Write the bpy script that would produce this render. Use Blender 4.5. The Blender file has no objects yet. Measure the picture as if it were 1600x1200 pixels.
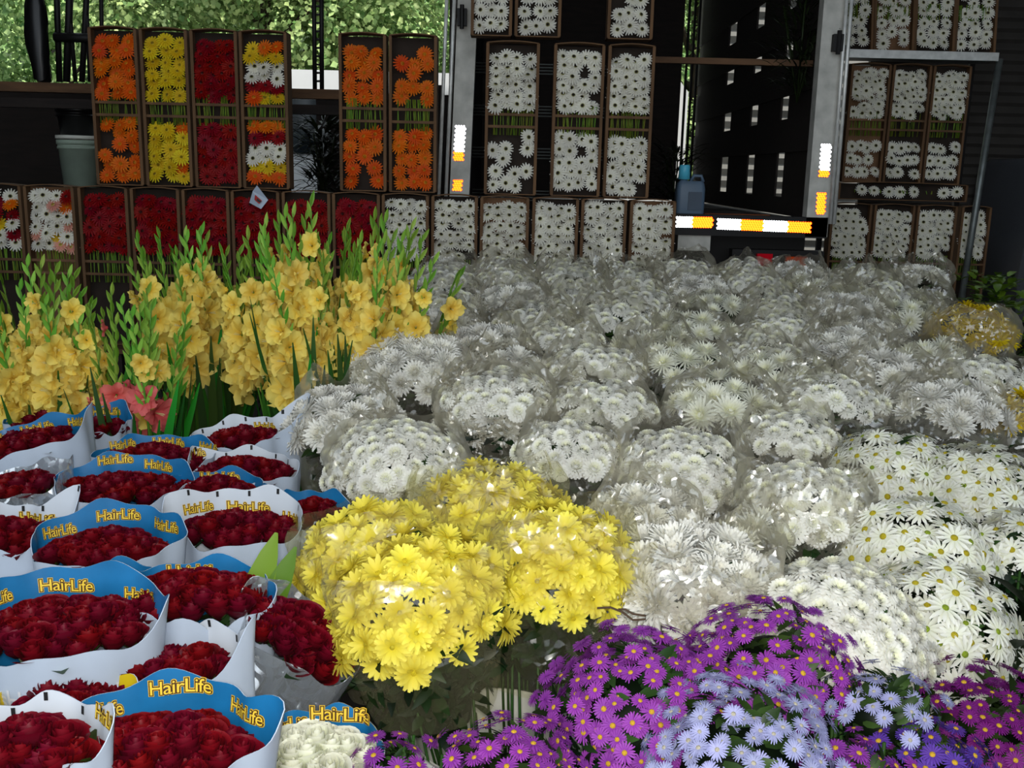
import bpy, math, random
import numpy as np
from mathutils import Vector, Matrix, Euler, noise

SC = bpy.context.scene
COL = SC.collection
PI = math.pi
rnd = random.Random(7)

# ------------------------------------------------------------------ camera
F = 1550.0
CAM_H = 1.45
PITCH = math.radians(12.0)
ROLL = math.radians(1.4)
fw = Vector((0, math.cos(PITCH), -math.sin(PITCH)))
r0 = Vector((1, 0, 0))
u0 = r0.cross(fw)
RT = math.cos(ROLL) * r0 + math.sin(ROLL) * u0
UP = -math.sin(ROLL) * r0 + math.cos(ROLL) * u0
EYE = Vector((0, 0, CAM_H))
cd = bpy.data.cameras.new('camera')
cam = bpy.data.objects.new('camera', cd)
COL.objects.link(cam)
cd.sensor_width = 36.0
cd.lens = 36.0 * F / 1600.0
cd.clip_start = 0.05
cd.clip_end = 200
M = Matrix((RT, UP, -fw)).transposed().to_4x4()
M.translation = EYE
cam.matrix_world = M
SC.camera = cam

# ------------------------------------------------------------------ light and exposure
SC.view_settings.view_transform = 'Standard'
SC.view_settings.look = 'None'
SC.view_settings.gamma = 1.0
SC.view_settings.use_curve_mapping = False
SC.view_settings.exposure = 0.1
SC.cycles.transparent_max_bounces = 24
SC.cycles.max_bounces = 8
SC.cycles.glossy_bounces = 6
SC.cycles.sample_clamp_indirect = 6.0
SC.cycles.caustics_reflective = True
SC.cycles.use_denoising = True

world = bpy.data.worlds.new('overcast_sky')
SC.world = world
world.use_nodes = True
bg = world.node_tree.nodes['Background']
bg.inputs[0].default_value = (0.80, 0.90, 1.0, 1)
bg.inputs[1].default_value = 1.55

sun = bpy.data.lights.new('sun', 'SUN')
sun.energy = 10.0
sun.angle = 0.02
sun.color = (1.0, 0.96, 0.88)
so = bpy.data.objects.new('sun', sun)
COL.objects.link(so)
so.rotation_euler = (Vector((0, 0, 0)) - Vector((0.8, -0.25, 1.0))).to_track_quat('-Z', 'Y').to_euler()

# the camera's own flash, built into the body right beside the lens
fl = bpy.data.lights.new('camera_flash', 'AREA')
fl.shape = 'DISK'
fl.size = 0.13
fl.energy = 30.0
fl.color = (1.0, 0.96, 0.90)
flo = bpy.data.objects.new('camera_flash', fl)
COL.objects.link(flo)
fm = M.copy()
fm.translation = EYE + UP * 0.03 - fw * 0.02
flo.matrix_world = fm


# ------------------------------------------------------------------ helpers
def ray(px, py):
    return fw * F + RT * (px - 800) + UP * (600 - py)


def at(px, py, Y):
    """point seen at that pixel of the 1600 x 1200 frame at depth Y"""
    d = ray(px, py)
    return EYE + d * (Y / d.y)


def at_z(px, py, z):
    d = ray(px, py)
    return EYE + d * ((z - CAM_H) / d.z)


def on_field(px, py):
    """the tops of the white bunches rise gently towards the truck"""
    d = ray(px, py)
    k = d.z / d.y
    Y = -0.884 / (k - 0.07)
    return EYE + d * (Y / d.y)


def lin(r, g, b):
    def f(c):
        c /= 255.0
        return c / 12.92 if c <= 0.04045 else ((c + 0.055) / 1.055) ** 2.4
    return (f(r), f(g), f(b))


def rgba(c):
    return (c[0], c[1], c[2], 1.0)


def tag(o, label=None, cat=None, group=None, kind=None):
    if label: o['label'] = label
    if cat: o['category'] = cat
    if group: o['group'] = group
    if kind: o['kind'] = kind
    return o


def empty(name, loc, rot=(0, 0, 0)):
    o = bpy.data.objects.new(name, None)
    o.empty_display_size = 0.05
    o.location = loc
    o.rotation_euler = rot
    COL.objects.link(o)
    return o


def inst(name, mesh, parent=None, mat=None, loc=None, rot=None, scale=None):
    o = bpy.data.objects.new(name, mesh)
    COL.objects.link(o)
    if parent: o.parent = parent
    if mat is not None: o.matrix_local = mat
    if loc is not None: o.location = loc
    if rot is not None: o.rotation_euler = rot
    if scale is not None: o.scale = (scale, scale, scale) if not hasattr(scale, '__len__') else scale
    return o


class MB:
    """collects verts, faces, per-vertex pigment and slots for ONE mesh"""

    def __init__(s):
        s.v = []; s.f = []; s.c = []; s.m = []

    def grid(s, P, C=(1, 1, 1), m=0, close=False):
        """P: rows of points; C: one colour or function(i, j) """
        b = len(s.v); n = len(P[0])
        for i, row in enumerate(P):
            for j, p in enumerate(row):
                s.v.append(tuple(p)); s.c.append(C(i, j) if callable(C) else C)
        for i in range(len(P) - 1):
            for j in range(n if close else n - 1):
                k = (j + 1) % n
                s.f.append((b + i * n + j, b + i * n + k, b + (i + 1) * n + k, b + (i + 1) * n + j)); s.m.append(m)

    def poly(s, pts, C=(1, 1, 1), m=0):
        b = len(s.v)
        for p in pts:
            s.v.append(tuple(p)); s.c.append(C)
        s.f.append(tuple(range(b, b + len(pts)))); s.m.append(m)

    def box(s, lo, hi, C=(1, 1, 1), m=0, mat=None):
        x0, y0, z0 = lo; x1, y1, z1 = hi
        q = [Vector(p) for p in ((x0, y0, z0), (x1, y0, z0), (x1, y1, z0), (x0, y1, z0), (x0, y0, z1), (x1, y0, z1), (x1, y1, z1), (x0, y1, z1))]
        if mat is not None: q = [mat @ p for p in q]
        b = len(s.v)
        for p in q: s.v.append(tuple(p)); s.c.append(C)
        for f in ((0, 3, 2, 1), (4, 5, 6, 7), (0, 1, 5, 4), (1, 2, 6, 5), (2, 3, 7, 6), (3, 0, 4, 7)):
            s.f.append(tuple(b + i for i in f)); s.m.append(m)

    def tube(s, pts, r, n=6, C=(1, 1, 1), m=0, cap=True):
        pts = [Vector(p) for p in pts]
        rs = r if hasattr(r, '__len__') else [r] * len(pts)
        rows = []
        for i, p in enumerate(pts):
            t = (pts[min(i + 1, len(pts) - 1)] - pts[max(i - 1, 0)]).normalized()
            a = t.cross(Vector((0.31, 0.95, 0.1)))
            if a.length < 0.05: a = t.cross(Vector((1, 0, 0)))
            a.normalize(); b = t.cross(a)
            rows.append([p + (a * math.cos(2 * PI * k / n) + b * math.sin(2 * PI * k / n)) * rs[i] for k in range(n)])
        base = len(s.v)
        s.grid(rows, C, m, close=True)
        if cap:
            s.f.append(tuple(base + k for k in range(n))[::-1]); s.m.append(m)
            e = base + (len(pts) - 1) * n
            s.f.append(tuple(e + k for k in range(n))); s.m.append(m)

    def lathe(s, prof, n=32, C=(1, 1, 1), m=0, mat=None):
        rows = []
        for r, z in prof:
            row = [Vector((r * math.cos(2 * PI * k / n), r * math.sin(2 * PI * k / n), z)) for k in range(n)]
            if mat is not None: row = [mat @ p for p in row]
            rows.append(row)
        s.grid(rows, C, m, close=True)

    def add(s, o, mat=None):
        b = len(s.v)
        for p in o.v:
            s.v.append(tuple(mat @ Vector(p)) if mat is not None else p)
        s.c += o.c; s.m += o.m
        s.f += [tuple(b + i for i in f) for f in o.f]

    def mesh(s, name, mats, smooth=True):
        me = bpy.data.meshes.new(name)
        me.from_pydata(s.v, [], s.f)
        for mt in (mats if isinstance(mats, (list, tuple)) else [mats]): me.materials.append(mt)
        me.polygons.foreach_set('material_index', s.m)
        if smooth: me.polygons.foreach_set('use_smooth', [True] * len(s.f))
        at_ = me.color_attributes.new('pigment', 'FLOAT_COLOR', 'POINT')
        at_.data.foreach_set('color', np.array([rgba(c) for c in s.c], dtype=np.float32).ravel())
        me.update()
        return me

    def build(s, name, mats, parent=None, smooth=True, **k):
        return inst(name, s.mesh(name, mats, smooth), parent, **k)


def leaf_cloud(name, mat, pts, nrm, size, dark, lite, seed, aspect=0.8):
    """many small folded leaves in one mesh: each a diamond of four points"""
    g = np.random.RandomState(seed); n = len(pts)
    d = g.normal(size=(n, 3)); d[:, 2] -= 0.4
    nr = nrm + g.normal(size=(n, 3)) * 0.45
    nr /= np.linalg.norm(nr, axis=1)[:, None]
    d -= nr * (d * nr).sum(1)[:, None]
    d /= np.linalg.norm(d, axis=1)[:, None]
    s = np.cross(d, nr)
    L = size * g.uniform(0.6, 1.3, n)[:, None]
    v = np.stack([pts, pts + d * L * 0.45 + s * L * 0.5 * aspect + nr * L * 0.08, pts + d * L - nr * L * 0.06, pts + d * L * 0.45 - s * L * 0.5 * aspect + nr * L * 0.08], axis=1).reshape(-1, 3)
    me = bpy.data.meshes.new(name)
    idx = np.arange(4 * n).reshape(n, 4)
    f = np.concatenate([idx[:, [0, 1, 2]], idx[:, [0, 2, 3]]], axis=0)
    me.vertices.add(4 * n); me.vertices.foreach_set('co', v.astype(np.float32).ravel())
    me.loops.add(6 * n); me.loops.foreach_set('vertex_index', f.astype(np.int32).ravel())
    me.polygons.add(2 * n); me.polygons.foreach_set('loop_start', np.arange(0, 6 * n, 3, dtype=np.int32)); me.polygons.foreach_set('loop_total', np.full(2 * n, 3, dtype=np.int32))
    me.materials.append(mat)
    q = g.uniform(0, 1, n)[:, None]
    c = np.array(dark)[None] * (1 - q) + np.array(lite)[None] * q
    c = np.concatenate([np.repeat(c, 4, axis=0), np.ones((4 * n, 1))], axis=1)
    at_ = me.color_attributes.new('pigment', 'FLOAT_COLOR', 'POINT')
    at_.data.foreach_set('color', c.astype(np.float32).ravel())
    me.update(calc_edges=True); me.validate()
    return me


def merged(name, parts, mat):
    """one mesh out of placed copies of other meshes"""
    V, Fs, C, b = [], [], [], 0
    for me, mt in parts:
        n = len(me.vertices)
        co = np.empty(n * 3, np.float32); me.vertices.foreach_get('co', co)
        m = np.array(mt)
        V.append(co.reshape(n, 3) @ m[:3, :3].T + m[:3, 3])
        c = np.empty(n * 4, np.float32); me.color_attributes['pigment'].data.foreach_get('color', c); C.append(c)
        Fs += [tuple(b + i for i in p.vertices) for p in me.polygons]
        b += n
    me = bpy.data.meshes.new(name)
    me.from_pydata(np.concatenate(V).tolist(), [], Fs)
    me.materials.append(mat)
    me.polygons.foreach_set('use_smooth', [True] * len(Fs))
    at_ = me.color_attributes.new('pigment', 'FLOAT_COLOR', 'POINT'); at_.data.foreach_set('color', np.concatenate(C))
    return me


# ------------------------------------------------------------------ materials
MATS = {}


def nodes(name):
    m = bpy.data.materials.new(name)
    m.use_nodes = True
    nt = m.node_tree
    nt.nodes.clear()
    out = nt.nodes.new('ShaderNodeOutputMaterial')
    MATS[name] = m
    return m, nt, out


def plain(name, col, rough=0.6, metal=0.0, spec=0.4, noise_amt=0.25, noise_scale=6.0, bump=0.0, stretch=(1, 1, 1), trans=0.0):
    """principled surface with object-space noise in its colour"""
    m, nt, out = nodes(name)
    N, L = nt.nodes, nt.links
    b = N.new('ShaderNodeBsdfPrincipled')
    b.inputs['Roughness'].default_value = rough
    b.inputs['Metallic'].default_value = metal
    b.inputs['Specular IOR Level'].default_value = spec
    tc = N.new('ShaderNodeTexCoord'); mp = N.new('ShaderNodeMapping')
    mp.inputs['Scale'].default_value = stretch
    L.new(tc.outputs['Object'], mp.inputs['Vector'])
    n = N.new('ShaderNodeTexNoise')
    n.inputs['Scale'].default_value = noise_scale; n.inputs['Detail'].default_value = 5
    L.new(mp.outputs[0], n.inputs['Vector'])
    r = N.new('ShaderNodeValToRGB')
    r.color_ramp.elements[0].position = 0.3; r.color_ramp.elements[1].position = 0.75
    r.color_ramp.elements[0].color = rgba([c * (1 - noise_amt) for c in col])
    r.color_ramp.elements[1].color = rgba([min(1, c * (1 + noise_amt * 0.5)) for c in col])
    L.new(n.outputs['Fac'], r.inputs['Fac'])
    L.new(r.outputs['Color'], b.inputs['Base Color'])
    if trans: b.inputs['Transmission Weight'].default_value = trans
    if bump:
        bp = N.new('ShaderNodeBump'); bp.inputs['Strength'].default_value = bump; bp.inputs['Distance'].default_value = 0.01
        L.new(n.outputs['Fac'], bp.inputs['Height']); L.new(bp.outputs[0], b.inputs['Normal'])
    L.new(b.outputs[0], out.inputs[0])
    return m


def petal_mat(name, rough=0.55, translucent=0.25, vary=0.12, hue=0.006):
    """petal / leaf: pigment per vertex, a little per-flower variation, thin translucency"""
    m, nt, out = nodes(name)
    N, L = nt.nodes, nt.links
    a = N.new('ShaderNodeVertexColor'); a.layer_name = 'pigment'
    oi = N.new('ShaderNodeObjectInfo')
    hs = N.new('ShaderNodeHueSaturation')
    mr = N.new('ShaderNodeMapRange'); mr.inputs[3].default_value = 1 - vary; mr.inputs[4].default_value = 1 + vary * 0.4
    mh = N.new('ShaderNodeMapRange'); mh.inputs[3].default_value = 0.5 - hue; mh.inputs[4].default_value = 0.5 + hue
    L.new(oi.outputs['Random'], mr.inputs[0]); L.new(oi.outputs['Random'], mh.inputs[0])
    L.new(mr.outputs[0], hs.inputs['Value']); L.new(mh.outputs[0], hs.inputs['Hue'])
    L.new(a.outputs[0], hs.inputs['Color'])
    b = N.new('ShaderNodeBsdfPrincipled'); b.inputs['Roughness'].default_value = rough
    b.inputs['Specular IOR Level'].default_value = 0.25
    t = N.new('ShaderNodeBsdfTranslucent')
    L.new(hs.outputs[0], b.inputs['Base Color']); L.new(hs.outputs[0], t.inputs[0])
    mx = N.new('ShaderNodeMixShader'); mx.inputs[0].default_value = translucent
    L.new(b.outputs[0], mx.inputs[1]); L.new(t.outputs[0], mx.inputs[2]); L.new(mx.outputs[0], out.inputs[0])
    return m


def film_mat(name, tint=(0.97, 0.965, 0.94), haze=(0.62, 0.59, 0.50), lo=0.05, hi=0.42, rough=0.20, bump=0.8, scale=26.0, shine=0.16):
    """clear crinkled wrapping film: see-through, a little milky, shiny along its creases"""
    m, nt, out = nodes(name)
    N, L = nt.nodes, nt.links
    tr = N.new('ShaderNodeBsdfTransparent'); tr.inputs[0].default_value = rgba(tint)
    df = N.new('ShaderNodeBsdfDiffuse'); df.inputs[0].default_value = rgba(haze)
    gl = N.new('ShaderNodeBsdfGlossy'); gl.inputs['Roughness'].default_value = rough
    gl.inputs[0].default_value = (1, 1, 1, 1)
    # crumpled into small flat facets, each tilted its own way; some stretches stay smooth
    tc = N.new('ShaderNodeTexCoord')
    n = N.new('ShaderNodeTexNoise'); n.inputs['Scale'].default_value = 9; n.inputs['Detail'].default_value = 2
    L.new(tc.outputs['Object'], n.inputs['Vector'])
    wv = N.new('ShaderNodeVectorMath'); wv.operation = 'MULTIPLY_ADD'; wv.inputs[1].default_value = (0.16, 0.16, 0.16)
    L.new(n.outputs['Color'], wv.inputs[0]); L.new(tc.outputs['Object'], wv.inputs[2])
    v = N.new('ShaderNodeTexVoronoi'); v.inputs['Scale'].default_value = scale
    L.new(wv.outputs[0], v.inputs['Vector'])
    c0 = N.new('ShaderNodeVectorMath'); c0.operation = 'SUBTRACT'; c0.inputs[1].default_value = (0.5, 0.5, 0.5)
    L.new(v.outputs['Color'], c0.inputs[0])
    n2 = N.new('ShaderNodeTexNoise'); n2.inputs['Scale'].default_value = 7
    L.new(tc.outputs['Object'], n2.inputs['Vector'])
    m0 = N.new('ShaderNodeMapRange'); m0.inputs[1].default_value = 0.4; m0.inputs[2].default_value = 0.62; m0.inputs[3].default_value = bump * 0.4; m0.inputs[4].default_value = bump
    L.new(n2.outputs['Fac'], m0.inputs[0])
    sc_ = N.new('ShaderNodeVectorMath'); sc_.operation = 'SCALE'
    L.new(c0.outputs[0], sc_.inputs[0]); L.new(m0.outputs[0], sc_.inputs['Scale'])
    ge = N.new('ShaderNodeNewGeometry')
    av = N.new('ShaderNodeVectorMath'); av.operation = 'ADD'
    L.new(ge.outputs['Normal'], av.inputs[0]); L.new(sc_.outputs[0], av.inputs[1])
    nv = N.new('ShaderNodeVectorMath'); nv.operation = 'NORMALIZE'
    L.new(av.outputs[0], nv.inputs[0]); L.new(nv.outputs[0], gl.inputs['Normal'])
    lw = N.new('ShaderNodeLayerWeight'); lw.inputs[0].default_value = 0.35
    mr = N.new('ShaderNodeMapRange'); mr.inputs[3].default_value = lo; mr.inputs[4].default_value = hi
    L.new(lw.outputs['Facing'], mr.inputs[0])
    mx = N.new('ShaderNodeMixShader')
    L.new(mr.outputs[0], mx.inputs[0]); L.new(tr.outputs[0], mx.inputs[1]); L.new(df.outputs[0], mx.inputs[2])
    m2 = N.new('ShaderNodeMixShader'); m2.inputs[0].default_value = shine
    L.new(mx.outputs[0], m2.inputs[1]); L.new(gl.outputs[0], m2.inputs[2])
    L.new(m2.outputs[0], out.inputs[0])
    return m


petal = petal_mat('petal', 0.55, 0.32)
rose_petal = petal_mat('rose_petal', 0.5, 0.08, 0.25, 0.008)
leaf = petal_mat('leaf', 0.45, 0.2, 0.25, 0.02)
tree_leaf = petal_mat('tree_leaf', 0.5, 0.35, 0.15, 0.01)
disc_mat = plain('flower_disc', lin(190, 160, 20), 0.8, noise_amt=0.4, noise_scale=400, bump=0.4)
film = film_mat('clear_film', tint=(0.96, 0.95, 0.90), haze=(0.56, 0.52, 0.41), lo=0.08, hi=0.45, scale=70, bump=1.7, shine=0.15, rough=0.30)
film_y = film_mat('warm_clear_film', tint=(0.97, 0.96, 0.88), haze=(0.66, 0.62, 0.36), lo=0.015, hi=0.22, shine=0.05, scale=55, bump=1.0, rough=0.25)
film_s = film_mat('silvery_film', tint=(0.9, 0.93, 0.95), haze=(0.62, 0.66, 0.70), lo=0.16, hi=0.6, bump=1.5, shine=0.36, scale=55)
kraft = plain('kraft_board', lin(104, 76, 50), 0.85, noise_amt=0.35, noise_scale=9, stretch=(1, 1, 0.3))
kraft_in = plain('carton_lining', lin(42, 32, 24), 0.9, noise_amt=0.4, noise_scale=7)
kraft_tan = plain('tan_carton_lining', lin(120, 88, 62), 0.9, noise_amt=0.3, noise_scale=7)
paper = plain('white_paper', lin(172, 184, 200), 0.42, noise_amt=0.05, noise_scale=14, bump=0.15, spec=0.5)
paper_blue = plain('blue_print', lin(22, 104, 156), 0.4, noise_amt=0.22, noise_scale=16, spec=0.5)
paper_yel = plain('yellow_print', lin(206, 178, 20), 0.45, noise_amt=0.12, noise_scale=12)
paper_inw = plain('white_print', lin(186, 193, 202), 0.42, noise_amt=0.05, noise_scale=14)
ink_halo = plain('gold_ink', lin(214, 172, 44), 0.5, noise_amt=0.1)
ink_dark = plain('brown_ink', lin(70, 44, 20), 0.5, noise_amt=0.1)
ink_fill = plain('yellow_ink', lin(226, 190, 60), 0.5, noise_amt=0.1)
ink_black = plain('black_ink', lin(20, 20, 22), 0.5, noise_amt=0.1)
ink_grey = plain('faint_ink', lin(196, 200, 206), 0.5, noise_amt=0.05)
ink_red = plain('red_ink', lin(170, 30, 24), 0.5, noise_amt=0.1)
wood = plain('weathered_wood', lin(96, 68, 44), 0.8, noise_amt=0.4, noise_scale=5, stretch=(1, 6, 6), bump=0.2)
darkwood = plain('dark_boards', lin(34, 26, 22), 0.85, noise_amt=0.4, noise_scale=5, stretch=(1, 6, 6))
iron = plain('dark_iron', lin(24, 22, 22), 0.6, metal=0.3, noise_amt=0.3)
steel = plain('bare_steel', lin(215, 215, 210), 0.4, metal=0.35, noise_amt=0.2, noise_scale=20)
galv = plain('galvanised_steel', lin(120, 126, 124), 0.45, metal=0.6, noise_amt=0.3, noise_scale=14)
post_paint = plain('grey_post_paint', lin(188, 186, 178), 0.7, noise_amt=0.3, noise_scale=10, bump=0.1)
mirror_w = plain('reflector_white', (0.96, 0.97, 1.0), 0.03, metal=1.0, noise_amt=0.0)
mirror_o = plain('reflector_orange', (0.97, 0.30, 0.10), 0.03, metal=1.0, noise_amt=0.0)
concrete = plain('dark_concrete', lin(46, 42, 40), 0.9, noise_amt=0.4, noise_scale=3, bump=0.2)
roof_mat = plain('dark_roof', lin(60, 58, 56), 0.9, noise_amt=0.2)
shutter = plain('shutter_paint', lin(64, 60, 56), 0.6, noise_amt=0.2)
lattice_w = plain('pale_ribbed_panel', lin(88, 87, 82), 0.6, noise_amt=0.2)
white_pl = plain('white_plastic', lin(206, 206, 196), 0.4, noise_amt=0.08)
milky_pl = plain('milky_plastic', lin(150, 166, 150), 0.35, noise_amt=0.25)
blue_pl = plain('slate_blue_plastic', lin(84, 104, 124), 0.45, noise_amt=0.15)
cyan_pl = plain('cyan_plastic', lin(86, 186, 214), 0.35, noise_amt=0.06)
black_pl = plain('black_plastic', lin(16, 16, 17), 0.35, noise_amt=0.2)
red_lens = plain('red_lens', lin(200, 10, 30), 0.15, noise_amt=0.1)
amber_lens = plain('amber_lens', lin(200, 70, 8), 0.2, noise_amt=0.1)
van_white = plain('white_van_paint', lin(236, 238, 238), 0.3, noise_amt=0.03)
van_glass = plain('dark_van_glass', lin(30, 36, 40), 0.08, noise_amt=0.1)
car_grey = plain('grey_car_paint', lin(70, 72, 76), 0.35, noise_amt=0.1)
rubber = plain('rubber', lin(18, 18, 18), 0.8, noise_amt=0.2)
bark = plain('bark', lin(60, 48, 38), 0.9, noise_amt=0.4, noise_scale=12, bump=0.4)
soil = plain('hillside_soil', lin(40, 56, 26), 0.95, noise_amt=0.4, noise_scale=2)
twine = plain('brown_twine', lin(70, 52, 34), 0.8, noise_amt=0.2)
# ------------------------------------------------------------------ flower heads (face +Z, a few variants of each, shared by every copy)
def hsh(i, k=1.0):
    return (math.sin(i * 12.9898 * k + 4.137) * 43758.5453) % 1.0


def petal_patch(mb, ang, r_in, length, width, elev0, elev1, cin, cout, cup=0.15, cols=3, rows=3, tip=0.25, z0=0.0, ruff=0.0, seed=0, peak=0.55):
    """one petal rooted at radius r_in, leaving at elevation elev0 and bending to elev1"""
    ca, sa = math.cos(ang), math.sin(ang)
    P = []
    x, z = r_in, z0
    for i in range(rows):
        t = i / (rows - 1)
        e = elev0 + (elev1 - elev0) * t
        if i:
            x += math.cos(e) * length / (rows - 1)
            z += math.sin(e) * length / (rows - 1)
        w = width * (0.35 + 0.65 * min(1, t / peak)) if t < peak else width * (1 - (1 - tip) * ((t - peak) / (1 - peak)) ** 1.6)
        row = []
        for j in range(cols):
            s = (j / (cols - 1)) * 2 - 1
            yy = s * w * 0.5
            lift = cup * width * (s * s) + (ruff * length * math.sin(seed * 7 + j * 2.4 + i * 1.7) * t if ruff else 0)
            X = x - math.sin(e) * lift
            Z = z + math.cos(e) * lift
            row.append((X * ca - yy * sa, X * sa + yy * ca, Z))
        P.append(row)
    mb.grid(P, lambda i, j: tuple(a + (b - a) * (i / (rows - 1)) for a, b in zip(cin, cout)))


def dome(mb, r, h, z, col, n=10, k=3, m=0):
    rows = [[(r * math.cos(a * PI / 2 / k) * math.cos(2 * PI * j / n), r * math.cos(a * PI / 2 / k) * math.sin(2 * PI * j / n), z + h * math.sin(a * PI / 2 / k)) for j in range(n)] for a in range(k + 1)]
    mb.grid(rows, col, m, close=True)


def gerbera(seed, cin, cout, eye, rim):
    mb = MB(); R = 0.044
    for ring, (n, l, e0, e1, z) in enumerate(((17, R, 0.10, 0.0, 0.0), (15, R * 0.86, 0.28, 0.12, 0.004), (12, R * 0.5, 0.55, 0.35, 0.006))):
        for k in range(n):
            q = hsh(seed * 91 + ring * 31 + k)
            petal_patch(mb, 2 * PI * (k + 0.4 * ring + 0.25 * q) / n, 0.004, l * (0.9 + 0.14 * q), l * 0.27, e0 + 0.15 * (q - 0.5), e1 - 0.2 * q, cin, cout, rows=3, z0=z, tip=0.4)
    dome(mb, 0.0125, 0.004, 0.008, rim)
    dome(mb, 0.0085, 0.006, 0.009, eye)
    return mb


def pompom(seed, c, ccen, R=0.027):
    """button chrysanthemum: a flattened ball of short spoon petals"""
    mb = MB()
    rings = ((7, 1.35, 0.55), (11, 1.08, 0.7), (15, 0.80, 0.85), (18, 0.50, 1.0), (20, 0.20, 1.05), (18, -0.12, 1.0), (13, -0.45, 0.9))
    for ri, (n, lat, s) in enumerate(rings):
        for k in range(n):
            q = hsh(seed * 57 + ri * 19 + k)
            a = 2 * PI * (k + 0.5 * ri + 0.3 * q) / n
            r = R * 0.62 * math.cos(lat); z = R * 0.52 * math.sin(lat) + R * 0.15
            cc = tuple(x + (y - x) * min(1, (6 - ri) / 6.0 * 0.9) ** 2 for x, y in zip(c, ccen))
            petal_patch(mb, a, r, R * 0.42 * s, R * 0.27, lat + 0.1, lat - 0.35, cc, c if ri > 1 else cc, cup=0.2, rows=3, cols=2, z0=z, tip=0.55)
    dome(mb, R * 0.5, R * 0.55, 0.0, c, 8, 2)
    return mb


def big_mum(seed, c, ccen, R=0.05, spiky=False):
    """standard chrysanthemum: many long petals, incurved at the heart"""
    mb = MB()
    rings = ((7, 1.35, 0.5), (11, 1.15, 0.62), (14, 0.92, 0.75), (17, 0.68, 0.86), (19, 0.42, 0.95), (20, 0.16, 1.0), (18, -0.15, 0.95))
    for ri, (n, e, s) in enumerate(rings):
        for k in range(n):
            q = hsh(seed * 71 + ri * 23 + k)
            a = 2 * PI * (k + 0.5 * ri + 0.4 * q) / n
            cc = tuple(x + (y - x) * max(0, 1 - ri / 3.5) for x, y in zip(c, ccen))
            e0 = e + 0.25 * (q - 0.5)
            petal_patch(mb, a, R * 0.1, R * s * (0.85 + 0.25 * q), R * (0.15 if spiky else 0.29), e0 * (1.0 if spiky else 0.85), e0 * (0.9 if spiky else 1.15), cc, c, cup=0.3, rows=4, cols=2 if spiky else 3, z0=0.0, tip=0.25)
    dome(mb, R * 0.3, R * 0.3, 0.0, c, 8, 2)
    return mb


def daisy(seed, c, cin, R=0.033, rings=((13, 0.05, 0.0), (12, 0.32, 0.1)), wid=0.26, tip=0.3):
    mb = MB()
    for ri, (n, e0, e1) in enumerate(rings):
        for k in range(n):
            q = hsh(seed * 37 + ri * 29 + k)
            if q > 0.96: continue
            petal_patch(mb, 2 * PI * (k + 0.5 * ri + 0.35 * q) / n, R * 0.14, R * (0.82 + 0.2 * q) * (1 - 0.06 * ri), R * wid, e0 + 0.3 * (q - 0.5), e1 - 0.45 * q, cin, c, cup=0.12, rows=4, z0=0.002 * ri, tip=tip)
    dome(mb, R * 0.17, R * 0.12, 0.0, tuple(0.8 * x for x in cin), 8, 2)
    return mb


def flower_disc(r, h, col):
    mb = MB(); dome(mb, r, h, 0.002, col, 12, 4); return mb


def rose(seed, c0, c1):
    """half-open rose head: overlapping cupped petals round a tight heart, with green sepals under it"""
    mb = MB()
    n = 15
    for k in range(n):
        t = k / (n - 1)
        q = hsh(seed * 13 + k)
        a = k * 2.399 + seed
        rr = 0.004 + 0.020 * t ** 0.8
        hh = 0.050 - 0.013 * t + 0.004 * q
        span = 2.6 - 1.0 * t
        flare = -0.25 + 1.15 * t ** 1.5 + 0.15 * (q - 0.5)
        rows = []
        for i in range(6):
            u = i / 5.0
            row = []
            for j in range(6):
                s = j / 5.0 * 2 - 1
                belly = rr * (0.35 + 0.9 * math.sin(min(1, u * 1.15) * PI / 2)) + (flare * 0.009 if u > 0.78 else 0) * ((u - 0.78) / 0.22 if u > 0.78 else 0)
                z = hh * u * (1 - 0.10 * s * s * u) - (0.003 * max(0, flare) * (u > 0.9))
                th = a + s * span * 0.5 * (0.75 + 0.25 * u)
                b2 = belly * (1 - 0.06 * s)
                row.append((b2 * math.cos(th), b2 * math.sin(th), z))
            rows.append(row)
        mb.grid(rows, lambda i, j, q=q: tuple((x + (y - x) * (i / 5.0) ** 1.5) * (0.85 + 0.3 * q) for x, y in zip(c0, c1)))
    for k in range(5):
        petal_patch(mb, 2 * PI * k / 5, 0.004, 0.024, 0.010, 0.2, 0.9, lin(40, 66, 24), lin(54, 84, 30), rows=3, tip=0.1, z0=0.0)
    return mb


def glad_blossom(seed, c, cthroat):
    """gladiolus: six ruffled tepals opening from a funnel"""
    mb = MB()
    for k in range(6):
        q = hsh(seed * 17 + k)
        inner = k % 2
        petal_patch(mb, 2 * PI * k / 6 + 0.1 * q, 0.005, 0.070 * (0.92 + 0.16 * q), 0.064 if inner else 0.052, 1.25, 0.10 - 0.4 * q, cthroat, c, cup=0.22, rows=6, cols=5, tip=0.35, ruff=0.11, seed=seed + k, peak=0.65)
    for k in range(3):
        mb.tube([(0, 0, 0), (0.004 * math.cos(k * 2.1), 0.004 * math.sin(k * 2.1), 0.045)], 0.0011, 4, lin(235, 225, 160))
    return mb


def leaf_blade(mb, p, d, up, L, W, col, rows=5, fold=0.25, droop=0.3):
    d = Vector(d).normalized(); up = Vector(up)
    side = d.cross(up)
    if side.length < 1e-3: side = d.cross(Vector((0, 1, 0.2)))
    side.normalize(); nrm = side.cross(d)
    P = []
    q = Vector(p)
    for i in range(rows):
        t = i / (rows - 1)
        w = W * math.sin(PI * (0.08 + 0.90 * t)) ** 0.8
        dr = nrm * (-droop * L * t * t)
        c = q + d * (L * t) + dr
        P.append([c - side * w / 2 + nrm * fold * w / 2, c, c + side * w / 2 + nrm * fold * w / 2])
    mb.grid(P, col)


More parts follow.
